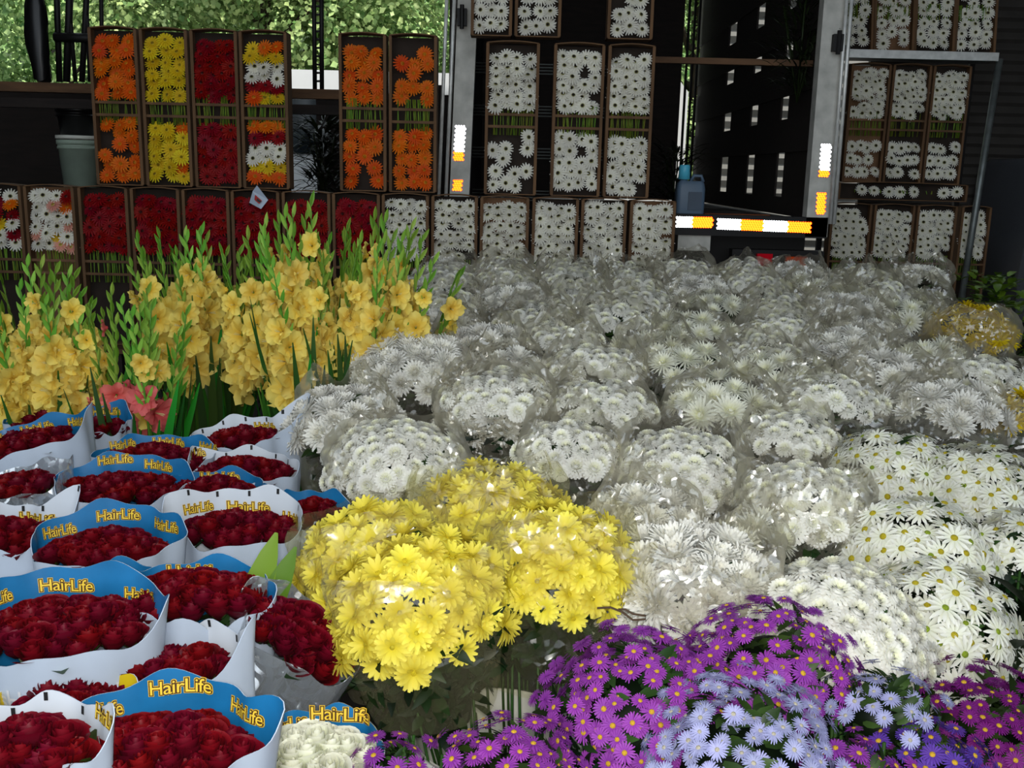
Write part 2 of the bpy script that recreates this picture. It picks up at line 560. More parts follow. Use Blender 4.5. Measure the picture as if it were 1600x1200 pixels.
WHITE = lin(244, 243, 236); CREAM = lin(232, 228, 190); GRNC = lin(206, 214, 130)
def meshes(nm, fn, mat, n=3):
    return [fn(i + 1).mesh('%s' % nm, mat) for i in range(n)]

GER_MB = {}
def gerbera_set(c, *a):
    GER_MB[c] = [gerbera(i + 1, *[(f(i + 1) if callable(f) else f) for f in a]) for i in range(3)]
    return [m.mesh(c + '_gerbera', petal) for m in GER_MB[c]]


GER = {
    'white': gerbera_set('white', lin(236, 232, 214), lin(246, 244, 234), lin(36, 28, 20), lin(150, 146, 84)),
    'orange': gerbera_set('orange', lin(226, 66, 8), lambda i: lin(238, 92 + 14 * i, 12), lin(196, 120, 20), lin(226, 130, 20)),
    'yellow': gerbera_set('yellow', lin(222, 170, 12), lambda i: lin(240, 206 + 6 * i, 40), lin(150, 120, 20), lin(226, 196, 40)),
    'red': gerbera_set('red', lin(120, 4, 16), lin(166, 6, 22), lin(60, 10, 12), lin(120, 16, 16)),
    'pink': gerbera_set('pink', lin(236, 150, 130), lin(244, 190, 170), lin(180, 150, 60), lin(220, 200, 120)),
}
POM = meshes('white_button_mum', lambda i: pompom(i, WHITE, lin(238, 238, 206), 0.029), petal)
BIG = meshes('large_white_mum', lambda i: big_mum(i, WHITE, lin(240, 234, 200)), petal)
SPI = meshes('spiky_white_mum', lambda i: big_mum(i, lin(240, 240, 226), lin(226, 224, 140), spiky=True), petal)
DAI = meshes('white_daisy_mum', lambda i: daisy(i, WHITE, lin(236, 238, 214)), petal, 4)
YEL = meshes('yellow_mum', lambda i: daisy(i, lin(240, 228, 96), lin(228, 212, 56), 0.034, ((15, -0.05, -0.25), (15, 0.28, 0.05), (13, 0.6, 0.4), (9, 0.95, 0.9)), 0.31, 0.42), petal, 4)
GOLD = meshes('golden_daisy_mum', lambda i: daisy(i, lin(232, 208, 26), lin(216, 184, 14), 0.036, ((15, 0.0, -0.15), (13, 0.36, 0.1), (10, 0.7, 0.5)), 0.25), petal, 3)
ASTER = {
    'purple': meshes('purple_aster', lambda i: daisy(i, lin(160, 74, 178), lin(138, 50, 160), 0.019, ((21, 0.15, 0.0), (18, 0.4, 0.15)), 0.19, 0.5), petal),
    'lavender': meshes('lavender_aster', lambda i: daisy(i, lin(164, 168, 212), lin(182, 184, 220), 0.018, ((22, 0.2, 0.0), (18, 0.5, 0.2)), 0.17, 0.5), petal),
    'violet': meshes('violet_aster', lambda i: daisy(i, lin(98, 66, 170), lin(90, 54, 150), 0.019, ((21, 0.15, 0.0), (18, 0.4, 0.15)), 0.19, 0.5), petal),
    'magenta': meshes('magenta_aster', lambda i: daisy(i, lin(128, 34, 128), lin(110, 24, 110), 0.018, ((21, 0.15, 0.0), (18, 0.4, 0.15)), 0.19, 0.5), petal),
}
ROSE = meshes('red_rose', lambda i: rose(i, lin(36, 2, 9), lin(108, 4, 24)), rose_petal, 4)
ROSE_W = meshes('white_rose', lambda i: rose(i + 3, lin(214, 220, 180), lin(240, 240, 224)), petal, 3)
GLAD_Y = meshes('yellow_gladiolus', lambda i: glad_blossom(i, lin(244, 224, 118), lin(236, 196, 58)), petal, 4)
GLAD_P = meshes('pink_gladiolus', lambda i: glad_blossom(i, lin(232, 120, 116), lin(220, 84, 84)), petal, 2)
DISC_D = flower_disc(0.0075, 0.005, (1, 1, 1)).mesh('disc', plain('daisy_disc', lin(176, 160, 24), 0.85, noise_amt=0.4, noise_scale=500, bump=0.5))
DISC_G = flower_disc(0.0066, 0.004, (1, 1, 1)).mesh('disc', plain('green_disc', lin(130, 150, 30), 0.85, noise_amt=0.4, noise_scale=500, bump=0.5))
DISC_Y = flower_disc(0.0085, 0.006, (1, 1, 1)).mesh('disc', plain('gold_disc', lin(196, 176, 20), 0.85, noise_amt=0.4, noise_scale=500, bump=0.5))
DISC_A = flower_disc(0.0052, 0.0035, (1, 1, 1)).mesh('disc', plain('aster_disc', lin(200, 158, 40), 0.85, noise_amt=0.4, noise_scale=600, bump=0.5))
DISC_L = flower_disc(0.0042, 0.003, (1, 1, 1)).mesh('disc', plain('pale_disc', lin(176, 170, 150), 0.85, noise_amt=0.3, noise_scale=600, bump=0.5))


def frame_to(nrm, loc, spin, scale=1.0):
    q = Vector(nrm).to_track_quat('Z', 'Y').to_matrix().to_4x4()
    return Matrix.Translation(loc) @ q @ Matrix.Rotation(spin, 4, 'Z') @ Matrix.Scale(scale, 4)


def ordinal(i):
    return ('first', 'second', 'third', 'fourth', 'fifth', 'sixth', 'seventh', 'eighth', 'ninth', 'tenth', 'eleventh', 'twelfth')[i]


# ------------------------------------------------------------------ bunch builders
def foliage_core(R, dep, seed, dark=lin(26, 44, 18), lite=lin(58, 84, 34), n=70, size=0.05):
    """the leaves just under the flower heads"""
    mb = MB(); g = random.Random(seed)
    rows = []
    for i in range(7):
        a = PI / 2 * i / 6
        rows.append([(R * 0.62 * math.cos(a) * math.cos(2 * PI * k / 14), R * 0.62 * math.cos(a) * math.sin(2 * PI * k / 14), R * 0.60 * math.sin(a)) for k in range(14)])
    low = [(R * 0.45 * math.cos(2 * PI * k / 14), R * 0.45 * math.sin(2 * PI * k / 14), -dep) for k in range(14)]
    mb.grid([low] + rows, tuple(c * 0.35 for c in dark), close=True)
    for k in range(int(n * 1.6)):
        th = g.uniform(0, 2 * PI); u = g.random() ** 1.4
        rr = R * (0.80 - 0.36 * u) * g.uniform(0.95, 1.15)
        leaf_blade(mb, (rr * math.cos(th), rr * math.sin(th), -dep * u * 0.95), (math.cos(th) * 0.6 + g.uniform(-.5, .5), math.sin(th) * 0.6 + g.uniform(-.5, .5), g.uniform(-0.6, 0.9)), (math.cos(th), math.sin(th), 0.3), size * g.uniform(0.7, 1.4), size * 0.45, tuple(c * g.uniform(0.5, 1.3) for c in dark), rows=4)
    for k in range(n):
        th = g.uniform(0, 2 * PI); ph = g.uniform(-0.35, 1.45)
        d = Vector((math.cos(th) * math.cos(ph), math.sin(th) * math.cos(ph), math.sin(ph)))
        p = d * R * g.uniform(0.66, 0.86)
        t = Vector((-math.sin(th), math.cos(th), g.uniform(-0.4, 1.0)))
        q = g.random()
        leaf_blade(mb, p, t + d * 0.6, d, size * g.uniform(0.7, 1.3), size * 0.45, tuple(a + (b - a) * q for a, b in zip(dark, lite)), rows=4)
    return mb


def stems_mesh(h, r0_, r1_, n=14, seed=0, col=lin(52, 86, 36)):
    mb = MB(); g = random.Random(seed)
    for k in range(n):
        a = g.uniform(0, 2 * PI); q = math.sqrt(g.random())
        a2 = a + g.uniform(-0.4, 0.4)
        mb.tube([(r0_ * q * math.cos(a), r0_ * q * math.sin(a), 0), (0.5 * (r0_ + r1_) * q * math.cos(a), 0.5 * (r0_ + r1_) * q * math.sin(a), h * 0.5), (r1_ * q * math.cos(a2), r1_ * q * math.sin(a2), h)], 0.003, 4, col)
    return mb


STEMS = stems_mesh(1.0, 0.05, 0.10, 14, 3).mesh('stems', leaf)
CORE = [foliage_core(1.0, 1.2, i, size=0.30, n=110).mesh('leaves', leaf) for i in range(3)]


def film_sleeve(H, R, rim, inward, seed, r_base=0.07, z_base=0.14, nu=76, nv=26, amp=0.012, turn=0.55, front_dip=0.0, facing=-PI / 2):
    """crumpled clear sleeve: narrow at the foot, wide round the heads, its rim standing up or folding in over them"""
    mb = MB(); o = Vector((seed * 3.7, seed * 1.3, seed * 2.1))
    P = []
    for i in range(nv + 1):
        v = i / nv
        row = []
        for j in range(nu):
            th = 2 * PI * j / nu
            rimh = rim * (0.65 + 0.7 * noise.noise(Vector((math.cos(th) * 1.3, math.sin(th) * 1.3, seed)))) - front_dip * max(0, math.cos(th - facing)) ** 1.5
            zt = H + rimh
            if v < turn:
                w = v / turn
                r = r_base + (R * 1.06 - r_base) * w ** 0.9
                z = z_base + (H - R * 0.55 - z_base) * w
            else:
                w = (v - turn) / (1 - turn)
                r = R * (1.06 + 0.05 * math.sin(w * PI) - inward * w ** 1.7)
                z = H - R * 0.55 + (zt - H + R * 0.55) * w
            d = Vector((math.cos(th), math.sin(th), 0))
            p = Vector((math.cos(th) * r, math.sin(th) * r, z))
            a = amp * (0.35 + 1.2 * v)
            n1 = noise.noise(p * 9 + o) + 0.6 * abs(noise.noise(p * 21 + o)) * 2 - 0.5
            n2 = noise.noise(p * 16 - o)
            fold = math.sin(th * 9 + seed + 3 * noise.noise(p * 5 + o)) * 0.5
            p += d * a * (n1 + fold * v) + Vector((0, 0, a * n2 * (0.4 + v)))
            row.append(p)
        P.append(row)
    mb.grid(P, close=True)
    return mb


def cap_points(R, half, spacing, seed, flat=0.85):
    n = max(6, int(2 * PI * (1 - math.cos(half)) / (spacing / R) ** 2))
    g = random.Random(seed)
    out = []
    for k in range(n):
        z = 1 - (k + 0.5) / n * (1 - math.cos(half))
        ph = k * 2.39996 + seed
        r = math.sqrt(max(0, 1 - z * z))
        d = Vector((r * math.cos(ph), r * math.sin(ph), z))
        d += Vector((g.uniform(-1, 1), g.uniform(-1, 1), g.uniform(-1, 1))) * 0.055
        out.append(d.normalized())
    return out


def mum_bunch(name, label, cat, group, top, R, heads, fsize, spacing, seed, half=1.25, film_m=None, rim=0.08, inward=0.35, disc=None, tilt=(0, 0), flat=0.85, base_z=0.0, jitter=0.012, head_name='flower_head', front_dip=0.0, squash=0.9, upward=0.2, keep=-0.45, amp=0.012, maxn=99, foot=None, disc_share=1.0, z_base=0.14, skirt=False, r_base=0.07):
    """a tied bunch: root at its foot, stems, leaves, single flower heads, and the film sleeve when it has one"""
    ft = Vector((top.x, top.y, base_z)) if foot is None else Vector(foot)
    ax = Vector(top) - ft
    root = empty(name, ft)
    root.matrix_world = Matrix.Translation(ft) @ Vector((0, 0, 1)).rotation_difference(ax).to_matrix().to_4x4()
    inv = root.matrix_world.to_3x3().transposed()
    tag(root, label, cat, group)
    H = ax.length
    zc = H - R * squash
    g = random.Random(seed)
    inst('stems', STEMS, root, loc=(0, 0, 0.01), scale=(1, 1, zc))
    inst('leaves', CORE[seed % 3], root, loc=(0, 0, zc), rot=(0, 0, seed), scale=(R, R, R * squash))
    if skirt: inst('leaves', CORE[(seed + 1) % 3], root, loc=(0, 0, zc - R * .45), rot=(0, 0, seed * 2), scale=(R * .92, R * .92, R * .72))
    tocam = inv @ (EYE - Vector(top)); tocam.normalize()
    spots = []
    for d in cap_points(R, half, spacing, seed):
        if d.dot(tocam) < keep: continue
        p = Vector((d.x * R, d.y * R, zc + d.z * R * squash)) + d * g.uniform(-jitter, jitter)
        nrm = (d + Vector((0, 0, upward)) + Vector((g.uniform(-1, 1), g.uniform(-1, 1), g.uniform(-1, 1))) * 0.28)
        spots.append((d.dot(tocam), g.choice(heads), frame_to(nrm, p, g.uniform(0, 6.28), fsize * g.uniform(0.85, 1.12))))
    spots.sort(key=lambda s_: -s_[0])
    for _, me, mt in spots[:maxn]:
        f = inst(head_name, me, root, mat=mt)
        if disc and g.random() < disc_share: inst('disc', g.choice(disc), f)
    if len(spots) > maxn:
        tag(inst(head_name, merged('flower_heads', [(me, mt) for _, me, mt in spots[maxn:]], petal), root), kind='stuff')
    if film_m:
        film_sleeve(H, R, rim, inward, seed, front_dip=front_dip, amp=amp, z_base=z_base, r_base=r_base).build('film_sleeve', film_m, root)
    return root
# ------------------------------------------------------------------ the setting
fb = MB(); fb.box((-14, -8, -0.1), (14, 40, 0.0)); tag(fb.build('floor', concrete, smooth=False), kind='structure')
cb = MB(); cb.box((-7, 0.5, 6.0), (5.35, 9.0, 6.15)); tag(cb.build('ceiling', roof_mat, smooth=False), kind='structure')  # unseen roof, its height and edges set to shape sky light and sun
wl = MB(); wl.box((-5.2, -0.5, 0), (-5.0, 9.6, 6.0)); tag(wl.build('wall_left', roof_mat, smooth=False), kind='structure')  # unseen wall, added to block light from the left
ws = MB()   # ribbed roller shutter on the right, raised above the roof to block the sun
xs = 5.35
rows = []
for i in range(330):
    z = 10.0 * i / 329
    rows.append([(xs + 0.018 * math.sin(i * PI / 1.5), -3.0, z), (xs + 0.018 * math.sin(i * PI / 1.5), 9.6, z)])
ws.grid(rows); ws.box((xs + 0.05, -3.0, 0), (xs + 0.15, 9.6, 10.0)); tag(ws.build('wall_right', shutter, smooth=False), kind='structure')
# dark boarded end of the hall behind the right-hand cartons
wb = MB()
rows = []
for i in range(150):
    z = 4.6 * i / 149
    rows.append([(3.22, 9.5 + 0.018 * math.sin(i * PI / 1.5), z), (xs, 9.5 + 0.018 * math.sin(i * PI / 1.5), z)])
wb.grid(rows); wb.box((3.22, 9.54, 0), (xs, 9.6, 4.6)); tag(wb.build('wall_back', shutter, smooth=False), kind='structure')

# slope outside, with a mass of creeper and trees on it
hs = MB()
hs.grid([[(-16 + 2 * i, 15 + 0.8 * j + 0.4 * math.sin(i * 1.7 + j), 0.55 * j + 0.12 * math.sin(i + j * 2)) for i in range(17)] for j in range(14)])
tag(hs.build('hillside', soil), kind='structure')


def leafy_tree(loc, h, rx, rz, n, seed, label, lite, dark, size=0.095):
    g = random.Random(seed)
    root = empty('leafy_tree', loc); tag(root, label, 'tree', 'trees outside behind the stalls')
    tb = MB(); tb.tube([(0, 0, 0), (0.1, 0, h * 0.5), (0, 0.05, h)], [0.16, 0.12, 0.06], 8)
    for k in range(5):
        a = g.uniform(0, 6.28)
        tb.tube([(0, 0, h * (0.35 + 0.1 * k)), (math.cos(a) * rx * 0.6, math.sin(a) * rx * 0.6, h * (0.6 + 0.1 * k))], [0.06, 0.02], 5)
    tb.build('trunk', bark, root)
    r_ = np.random.RandomState(seed)
    nb = 34
    bc = np.stack([r_.uniform(-1, 1, nb) * rx * 0.85, r_.uniform(-1, 1, nb) * rx * 0.5, h + r_.uniform(-1.2, 0.9, nb) * rz], axis=1); br = r_.uniform(0.45, 0.85, nb)
    wi = r_.randint(0, nb, n); dd_ = r_.normal(size=(n, 3)); dd_ /= np.linalg.norm(dd_, axis=1)[:, None]
    pts = bc[wi] + dd_ * (br[wi] * r_.uniform(0.7, 1.06, n))[:, None]
    inst('crown', leaf_cloud('crown', tree_leaf, pts, dd_ + np.array([0, -0.2, 0.4]), size, dark, lite, seed), root)


LG, DG = lin(186, 208, 136), lin(76, 116, 54)
for i, (x, y, h, rx, lab) in enumerate((
        (-7.2, 15.5, 3.6, 2.6, 'tree with mid green leaves seen through the iron bars at far left'),
        (-3.6, 14.6, 4.1, 2.5, 'bright yellow-green tree above the four coloured gerbera cartons'),
        (-0.7, 14.9, 3.9, 2.4, 'light green leafy tree above the two orange gerbera cartons'),
        (2.6, 15.6, 3.8, 2.2, 'green tree glimpsed through bars at the far end of the truck'))):
    leafy_tree((x, y, 0.3), h, rx, 2.3, 27000, 40 + i, lab, LG, DG)

r_ = np.random.RandomState(3)
n = 55000
px_ = r_.uniform(-11, 9, n); py_ = r_.uniform(15, 22, n)
pz_ = 0.55 * (py_ - 15) / 0.8 + r_.uniform(-0.1, 0.35, n)
o = inst('creeper_leaves', leaf_cloud('creeper_leaves', tree_leaf, np.stack([px_, py_, pz_], axis=1), np.tile(np.array([[0.0, -0.7, 0.7]]), (n, 1)), 0.12, DG, LG, 5))
tag(o, 'creeper leaves covering the slope behind the trees', 'leaves', kind='stuff')

# white van parked outside in the sun
vr = empty('parked_van', (-1.2, 12.55, 0)); tag(vr, 'white van parked in sunlight outside, glimpsed through gaps between the stacked cartons', 'van')
vb = MB()
prof = [(-2.6, 0.35), (-2.6, 1.05), (-2.35, 1.25), (-1.75, 2.0), (-1.5, 2.12), (2.5, 2.12), (2.6, 2.0), (2.6, 0.35)]
for y0 in (-0.85, 0.85):
    vb.poly([(x, y0, z) for x, z in (prof if y0 < 0 else prof[::-1])])
vb.grid([[(x, -0.85, z), (x, 0.85, z)] for x, z in prof + prof[:1]])
vb.build('body', van_white, vr, smooth=False)
for x0, x1 in ((-1.7, -0.8), (-0.6, 0.7), (0.9, 2.2)):
    w = MB(); w.box((x0, -0.865, 1.35), (x1, -0.855, 1.85)); w.build('window', van_glass, vr, smooth=False)
wsn = MB(); wsn.poly([(-2.30, -0.7, 1.32), (-2.30, 0.7, 1.32), (-1.80, 0.7, 1.97), (-1.80, -0.7, 1.97)]); wsn.build('windscreen', van_glass, vr, smooth=False, loc=(-0.02, 0, 0.01))
for x in (-1.7, 1.7):
    for y in (-0.8, 0.8):
        w = MB(); w.lathe([(0.0, -0.1), (0.3, -0.1), (0.33, -0.05), (0.33, 0.05), (0.3, 0.1), (0.0, 0.1)], 20, mat=Matrix.Rotation(PI / 2, 4, 'X')); w.build('wheel', rubber, vr, loc=(x, y, 0.335))

# pale ribbed panel added outside to catch sun and brighten the truck's slots
m = MB(); rows = []
for i in range(60):
    z = 4.2 * i / 59
    rows.append([(2.27, 12.6 + .03 * (i % 2), z), (5.6, 12.6 + .03 * (i % 2), z)])
m.grid(rows); m.box((2.27, 12.64, 0), (5.6, 12.7, 4.2)); o = m.build('slot_backing_panel', lattice_w, smooth=False); tag(o, 'ribbed panel added outside to catch sun behind the slots of the truck side', 'fence')
vr.scale = (1.19, 1.19, 1.19)

# ------------------------------------------------------------------ left-hand stake truck: timber rails, iron bars, deck
YT = 6.75
lt = empty('stake_truck', (-2.6, YT, 0)); tag(lt, 'dark stake-sided truck bed with timber rails behind the coloured gerbera cartons', 'truck')
def rel(p, o): return Vector(p) - Vector(o.location)
d = MB(); d.box((-2.2, -0.1, 1.12), (2.1, 2.2, 1.24)); d.build('deck', darkwood, lt, smooth=False)
for y in (130, 152):
    a = at(-20, y, YT); b = at(545, y + 12, YT); b.x = min(b.x, -.55)
    m_ = MB(); m_.box((a.x + 2.6, -0.05, a.z - 0.05 if y == 130 else a.z - 0.06), (b.x + 2.6, 0.05 if y == 130 else 0.02, a.z + 0.01 if y == 130 else a.z))
    m_.build('rail', wood if y == 130 else darkwood, lt, smooth=False)
for x, x2, w in ((86, 93, .05), (100, 118, .035), (112, 104, .06), (140, 128, .05), (132, 140, .03), (157, 160, .035), (50, 72, .09)):
    a = at(x, -90, YT + 0.25); b = at(x2, 128, YT + 0.25)
    m_ = MB(); m_.tube([rel(a, lt), rel(b, lt)], w * 0.42, 6); m_.build('bar', iron, lt)
m_ = MB(); a = at(85, 58, YT + .2); b = at(160, 60, YT + .2); m_.tube([rel(a, lt), rel(b, lt)], 0.03, 6); m_.build('crossbar', iron, lt)
for x0, x1 in ((490, 492), (502, 503)):
    a = at(x0, -60, YT + .3); b = at(x1, 140, YT + .3); m_ = MB(); m_.tube([rel(a, lt), rel(b, lt)], 0.017, 6); m_.build('bar', iron, lt)
for k in range(10):
    a = at(490, 10 + 13 * k, YT + .3); b = at(503, 10 + 13 * k, YT + .3); m_ = MB(); m_.tube([rel(a, lt), rel(b, lt)], 0.008, 5); m_.build('rung', iron, lt)
for x in (-2.15, -1.20, 2.05):
    m_ = MB(); m_.box((x - .05, -0.02, 0.5), (x + .05, 0.08, 3.6 if x < -2 else 2.0)); m_.build('stake', darkwood, lt, smooth=False)
for x in (-1.6, 1.6):
    w = MB(); w.lathe([(0, -0.12), (.42, -.12), (.48, -.06), (.48, .06), (.42, .12), (0, .12)], 24, mat=Matrix.Rotation(PI / 2, 4, 'Y')); w.build('wheel', rubber, lt, loc=(x, 1.2, 0.48))

for x0, x1 in ((-2.2, .84), (1.05, 2.1)):  # dark boards added to keep the view under the rail dark
    m_ = MB(); m_.box((x0, 1.1, 1.24), (x1, 1.14, 2.02)); m_.build('side_board', darkwood, lt, smooth=False)
# things standing on that truck's deck
def bucket(loc, r_top, r_bot, h, mat_, label, lid=None, group=None):
    root = empty('bucket', loc); tag(root, label, 'bucket', group)
    b = MB(); b.lathe([(0.0, 0.0), (r_bot, 0.0), (r_top, h), (r_top * 1.05, h), (r_top * 1.05, h - 0.03), (r_top * 1.0, h - 0.03), (r_top * 1.0, h - 0.045), (r_top * 1.03, h - 0.045), (r_top * 1.03, h - .06), (r_top * .98, h - .06)], 40)
    b.lathe([(r_top * 0.97, h), (r_bot * 0.97, 0.006), (0, 0.006)], 40)
    b.build('shell', mat_, root)
    if lid:
        l = MB(); l.lathe([(0, h + .03), (r_top * 1.07, h + .03), (r_top * 1.08, h + 0.02), (r_top * 1.08, h + .008), (r_top * 1.02, h + .006)], 40); l.build('lid', lid, root)
    return root
a = at(128, 288, YT + 0.3)
bucket((a.x, a.y, 1.24), 0.14, 0.115, 0.36, milky_pl, 'milky plastic bucket on the truck deck beside the leftmost orange gerbera carton', white_pl)
b2 = bucket((a.x, a.y, 1.635), 0.135, 0.115, 0.18, black_pl, 'dark tub standing on top of the milky bucket under the timber rail')
def leaf_clump(name, loc, R, h, n, seed, label, cat, dark, lite, size, pot=None, w=0.3):
    g = random.Random(seed); root = empty(name, loc); tag(root, label, cat)
    mb = MB()
    for k in range(n):
        th = g.uniform(0, 2 * PI); q = g.random()
        p = Vector((math.cos(th) * R * q, math.sin(th) * R * q, h * g.uniform(0.1, 1.0)))
        t = g.random()
        leaf_blade(mb, p, Vector((math.cos(th), math.sin(th), g.uniform(-0.2, 1.2))), Vector((0, 0, 1)), size * g.uniform(.6, 1.4), size * w, tuple(a + (b - a) * t for a, b in zip(dark, lite)), rows=4)
    mb.build('foliage', leaf, root)
    sb = MB()
    for k in range(8):
        th = g.uniform(0, 6.28); sb.tube([(0, 0, 0), (math.cos(th) * R * .6, math.sin(th) * R * .6, h * .8)], 0.006, 4, lin(40, 50, 24))
    sb.build('stems', leaf, root)
    return root
a = at(505, 285, YT + .4)
leaf_clump('dark_shrub', (a.x, a.y, 1.24), 0.16, 0.55, 380, 5, 'dark bushy greenery between the mixed carton and the orange cartons', 'plant', lin(14, 20, 10), lin(40, 52, 26), 0.14, w=.16)
sk = MB(); a = at(62, 110, YT + .1)
g = random.Random(4)
rws = []
for i in range(9):
    v = i / 8; r = 0.062 * math.sin(PI * (0.12 + 0.8 * v)) + 0.012
    rws.append([((r + .012 * math.sin(k * 2.1 + i)) * math.cos(2 * PI * k / 14), (r * .7) * math.sin(2 * PI * k / 14), 0.62 * v + .01 * math.sin(k + i)) for k in range(14)])
sk.grid(rws, close=True)
sk = sk.build('black_sack', black_pl, loc=(a.x, a.y, a.z - 0.06)); tag(sk, 'black sack on the timber rail in front of the iron bars at far left', 'sack')

# ------------------------------------------------------------------ box truck: posts, sill, stake wall, floor
YB = 6.45
tr = empty('box_truck', (0.75, YB, 0)); tag(tr, 'open back of a dark truck with pale steel door posts and reflector strips', 'truck')


def lean_post(x0, y0, x1, y1, wpx, Y, depth, mat_, name, parent=tr):
    """upright from the picture's top edge down to the sill, square section, real depth"""
    a = at(x0, y0, Y); b = at(x1, y1, Y); w = wpx / F * Y / 2
    t = (a - b).normalized(); top = a + t * 0.6
    m = MB()
    for s0, s1 in ((-w, w),):
        q = [top + Vector((s0, 0, 0)), top + Vector((s1, 0, 0)), b + Vector((s1, 0, 0)), b + Vector((s0, 0, 0))]
        q = [rel(p, parent) for p in q]
        f = q; k = [p + Vector((0, depth, 0)) for p in q]
        m.poly(f[::-1]); m.poly(k)
        for i in range(4):
            m.poly([f[i], f[(i + 1) % 4], k[(i + 1) % 4], k[i]])
    return m.build(name, mat_, parent, smooth=False)


lp = lean_post(731, 0, 716, 345, 30, YB, .10, post_paint, 'post')
rp = lean_post(1306, 0, 1275, 370, 34, YB, .10, post_paint, 'post')
for x0, x1 in ((710, 695), (698, 684)):
    a = at(x0, 0, YB - .03); b = at(x1, 345, YB - .03); m = MB(); m.tube([rel(a + (a - b).normalized() * .5, tr), rel(b, tr)], .012, 8); m.build('door_rod', steel, tr)
for x0, x1 in ((1323, 1297), (1331, 1303)):
    a = at(x0, 0, YB - .03); b = at(x1, 350, YB - .03); m = MB(); m.tube([rel(a + (a - b).normalized() * .5, tr), rel(b, tr)], .012, 8); m.build('door_rod', steel, tr)
for x, y in ((722, 27), (1309, 67)):
    a = rel(at(x, y, YB - .03), tr); m = MB(); m.box(a - Vector((.03, .02, .05)), a + Vector((.03, .03, .05))); m.tube([a - Vector((0, .02, .07)), a + Vector((0, -.02, .07))], .014, 8); m.build('hinge', iron, tr, smooth=False)


def retro(p_tl, ux, uz, wid, hgt, cols, name, parent, cell=0.009):
    """reflector strip: a sheet of metal-backed corner cubes, as such strips are made; cols = bands (end fraction, material)"""
    n_ = ux.cross(uz).normalized()
    if n_.dot(EYE - p_tl) < 0: n_ = -n_
    # aim the cube corners at where the flash stands
    m = MB()
    back = MB()
    s = cell
    nx = int(wid / (s * math.sqrt(3))) + 1
    nz = int(hgt / (s * 1.5)) + 1
    A = s / math.sqrt(2)
    for iz in range(nz):
        for ix in range(nx):
            u = (ix + 0.5 + 0.5 * (iz % 2)) * s * math.sqrt(3) ; v = (iz + 0.5) * s * 1.5
            if u > wid - s * 0.3 or v > hgt: continue
            fr = v / hgt if hgt > wid else u / wid
            mi = 0
            for e, k in cols:
                if fr <= e: mi = k; break
            c = p_tl + ux * u - uz * v
            dn = (EYE + UP * .03 - c).normalized()
            e1 = (ux - dn * ux.dot(dn)).normalized(); e2 = dn.cross(e1)
            deep = s * math.sqrt(2) / 1.0
            apex = c - dn * deep
            ring = []
            for k in range(6):
                ang = PI / 6 + PI / 3 * k
                # alternate vertices sit half way up: three square faces meeting at the apex
                zz = -deep * 0.5 if k % 2 == 0 else 0.0
                ring.append(c + (e1 * math.cos(ang) + e2 * math.sin(ang)) * s + dn * zz)
            for k in (0, 2, 4):
                m.poly([rel(apex, parent), rel(ring[k], parent), rel(ring[(k + 1) % 6], parent), rel(ring[(k + 2) % 6], parent)], m=mi)
    return m.build(name, [mirror_w, mirror_o], parent, smooth=False)


def strip_on(px0, py0, px1, py1, wpx, cols, Y, name, parent, horizontal=False):
    a = at(px0, py0, Y); b = at(px1, py1, Y)
    if horizontal:
        ux = (b - a); L_ = ux.length; ux.normalize(); uz = Vector((0, 0, 1)); h_ = wpx / F * Y
        retro(a + uz * h_ / 2, ux, uz, L_, h_, cols, name, parent)
    else:
        uz = (a - b); L_ = uz.length; uz.normalize(); ux = Vector((1, 0, 0)); w_ = wpx / F * Y
        retro(a - ux * w_ / 2, ux, uz, w_, L_, cols, name, parent)


YR = YB - 0.012
strip_on(720, 196, 716, 252, 17, ((0.75, 0), (1, 1)), YR, 'reflector', tr)
strip_on(716, 281, 714, 297, 15, ((1, 1),), YR, 'reflector', tr)
strip_on(1291, 225, 1287, 275, 16, ((0.84, 0), (1, 1)), YR, 'reflector', tr)
strip_on(1284, 301, 1282, 333, 15, ((1, 1),), YR, 'reflector', tr)
strip_on(1056, 346, 1115, 347, 15, ((0.42, 0), (1, 1)), YR, 'reflector', tr, True)
strip_on(1120, 349, 1267, 355, 15, ((0.25, 0), (0.5, 1), (0.76, 0), (1, 1)), YR, 'reflector', tr, True)
# sill, floor and underbody
a = at(1040, 337, YB); b = at(1290, 345, YB)
zs = a.z
m = MB(); m.box((-1.15, 0, zs - .12), (1.25, .12, zs + .012)); m.build('sill', iron, tr, smooth=False)
m = MB(); m.box((-1.15, .12, zs - .10), (1.25, 4.6, zs - .02)); m.build('bed', darkwood, tr, smooth=False)
m = MB(); m.box((-1.1, .3, .35), (1.2, 4.4, zs - .12)); m.build('chassis', iron, tr, smooth=False)
for x, y in ((-.9, .9), (.95, .9), (-.9, 3.6), (.95, 3.6)):
    w = MB(); w.lathe([(0, -0.12), (.40, -.12), (.46, -.06), (.46, .06), (.40, .12), (0, .12)], 24, mat=Matrix.Rotation(PI / 2, 4, 'Y')); w.build('wheel', rubber, tr, loc=(x, y, 0.46))
a = rel(at(1085, 371, YB + .02), tr); m = MB(); m.box(a - Vector((.105, 0, .085)), a + Vector((.105, .02, .085))); m.build('mudguard_plate', post_paint, tr, smooth=False)
a = rel(at(1195, 405, YB + .03), tr); m = MB(); m.box(a - Vector((.05, 0, .05)), a + Vector((.05, .04, .035))); m.build('tail_light', red_lens, tr, smooth=False)
a = rel(at(1245, 411, YB + .03), tr); m = MB(); m.box(a - Vector((.07, 0, .04)), a + Vector((.07, .04, .04))); m.build('indicator', amber_lens, tr, smooth=False)
a = rel(at(1215, 408, YB + .07), tr); m = MB(); m.box(a - Vector((.30, 0, .07)), a + Vector((.30, .10, .07))); m.build('bumper', iron, tr, smooth=False)
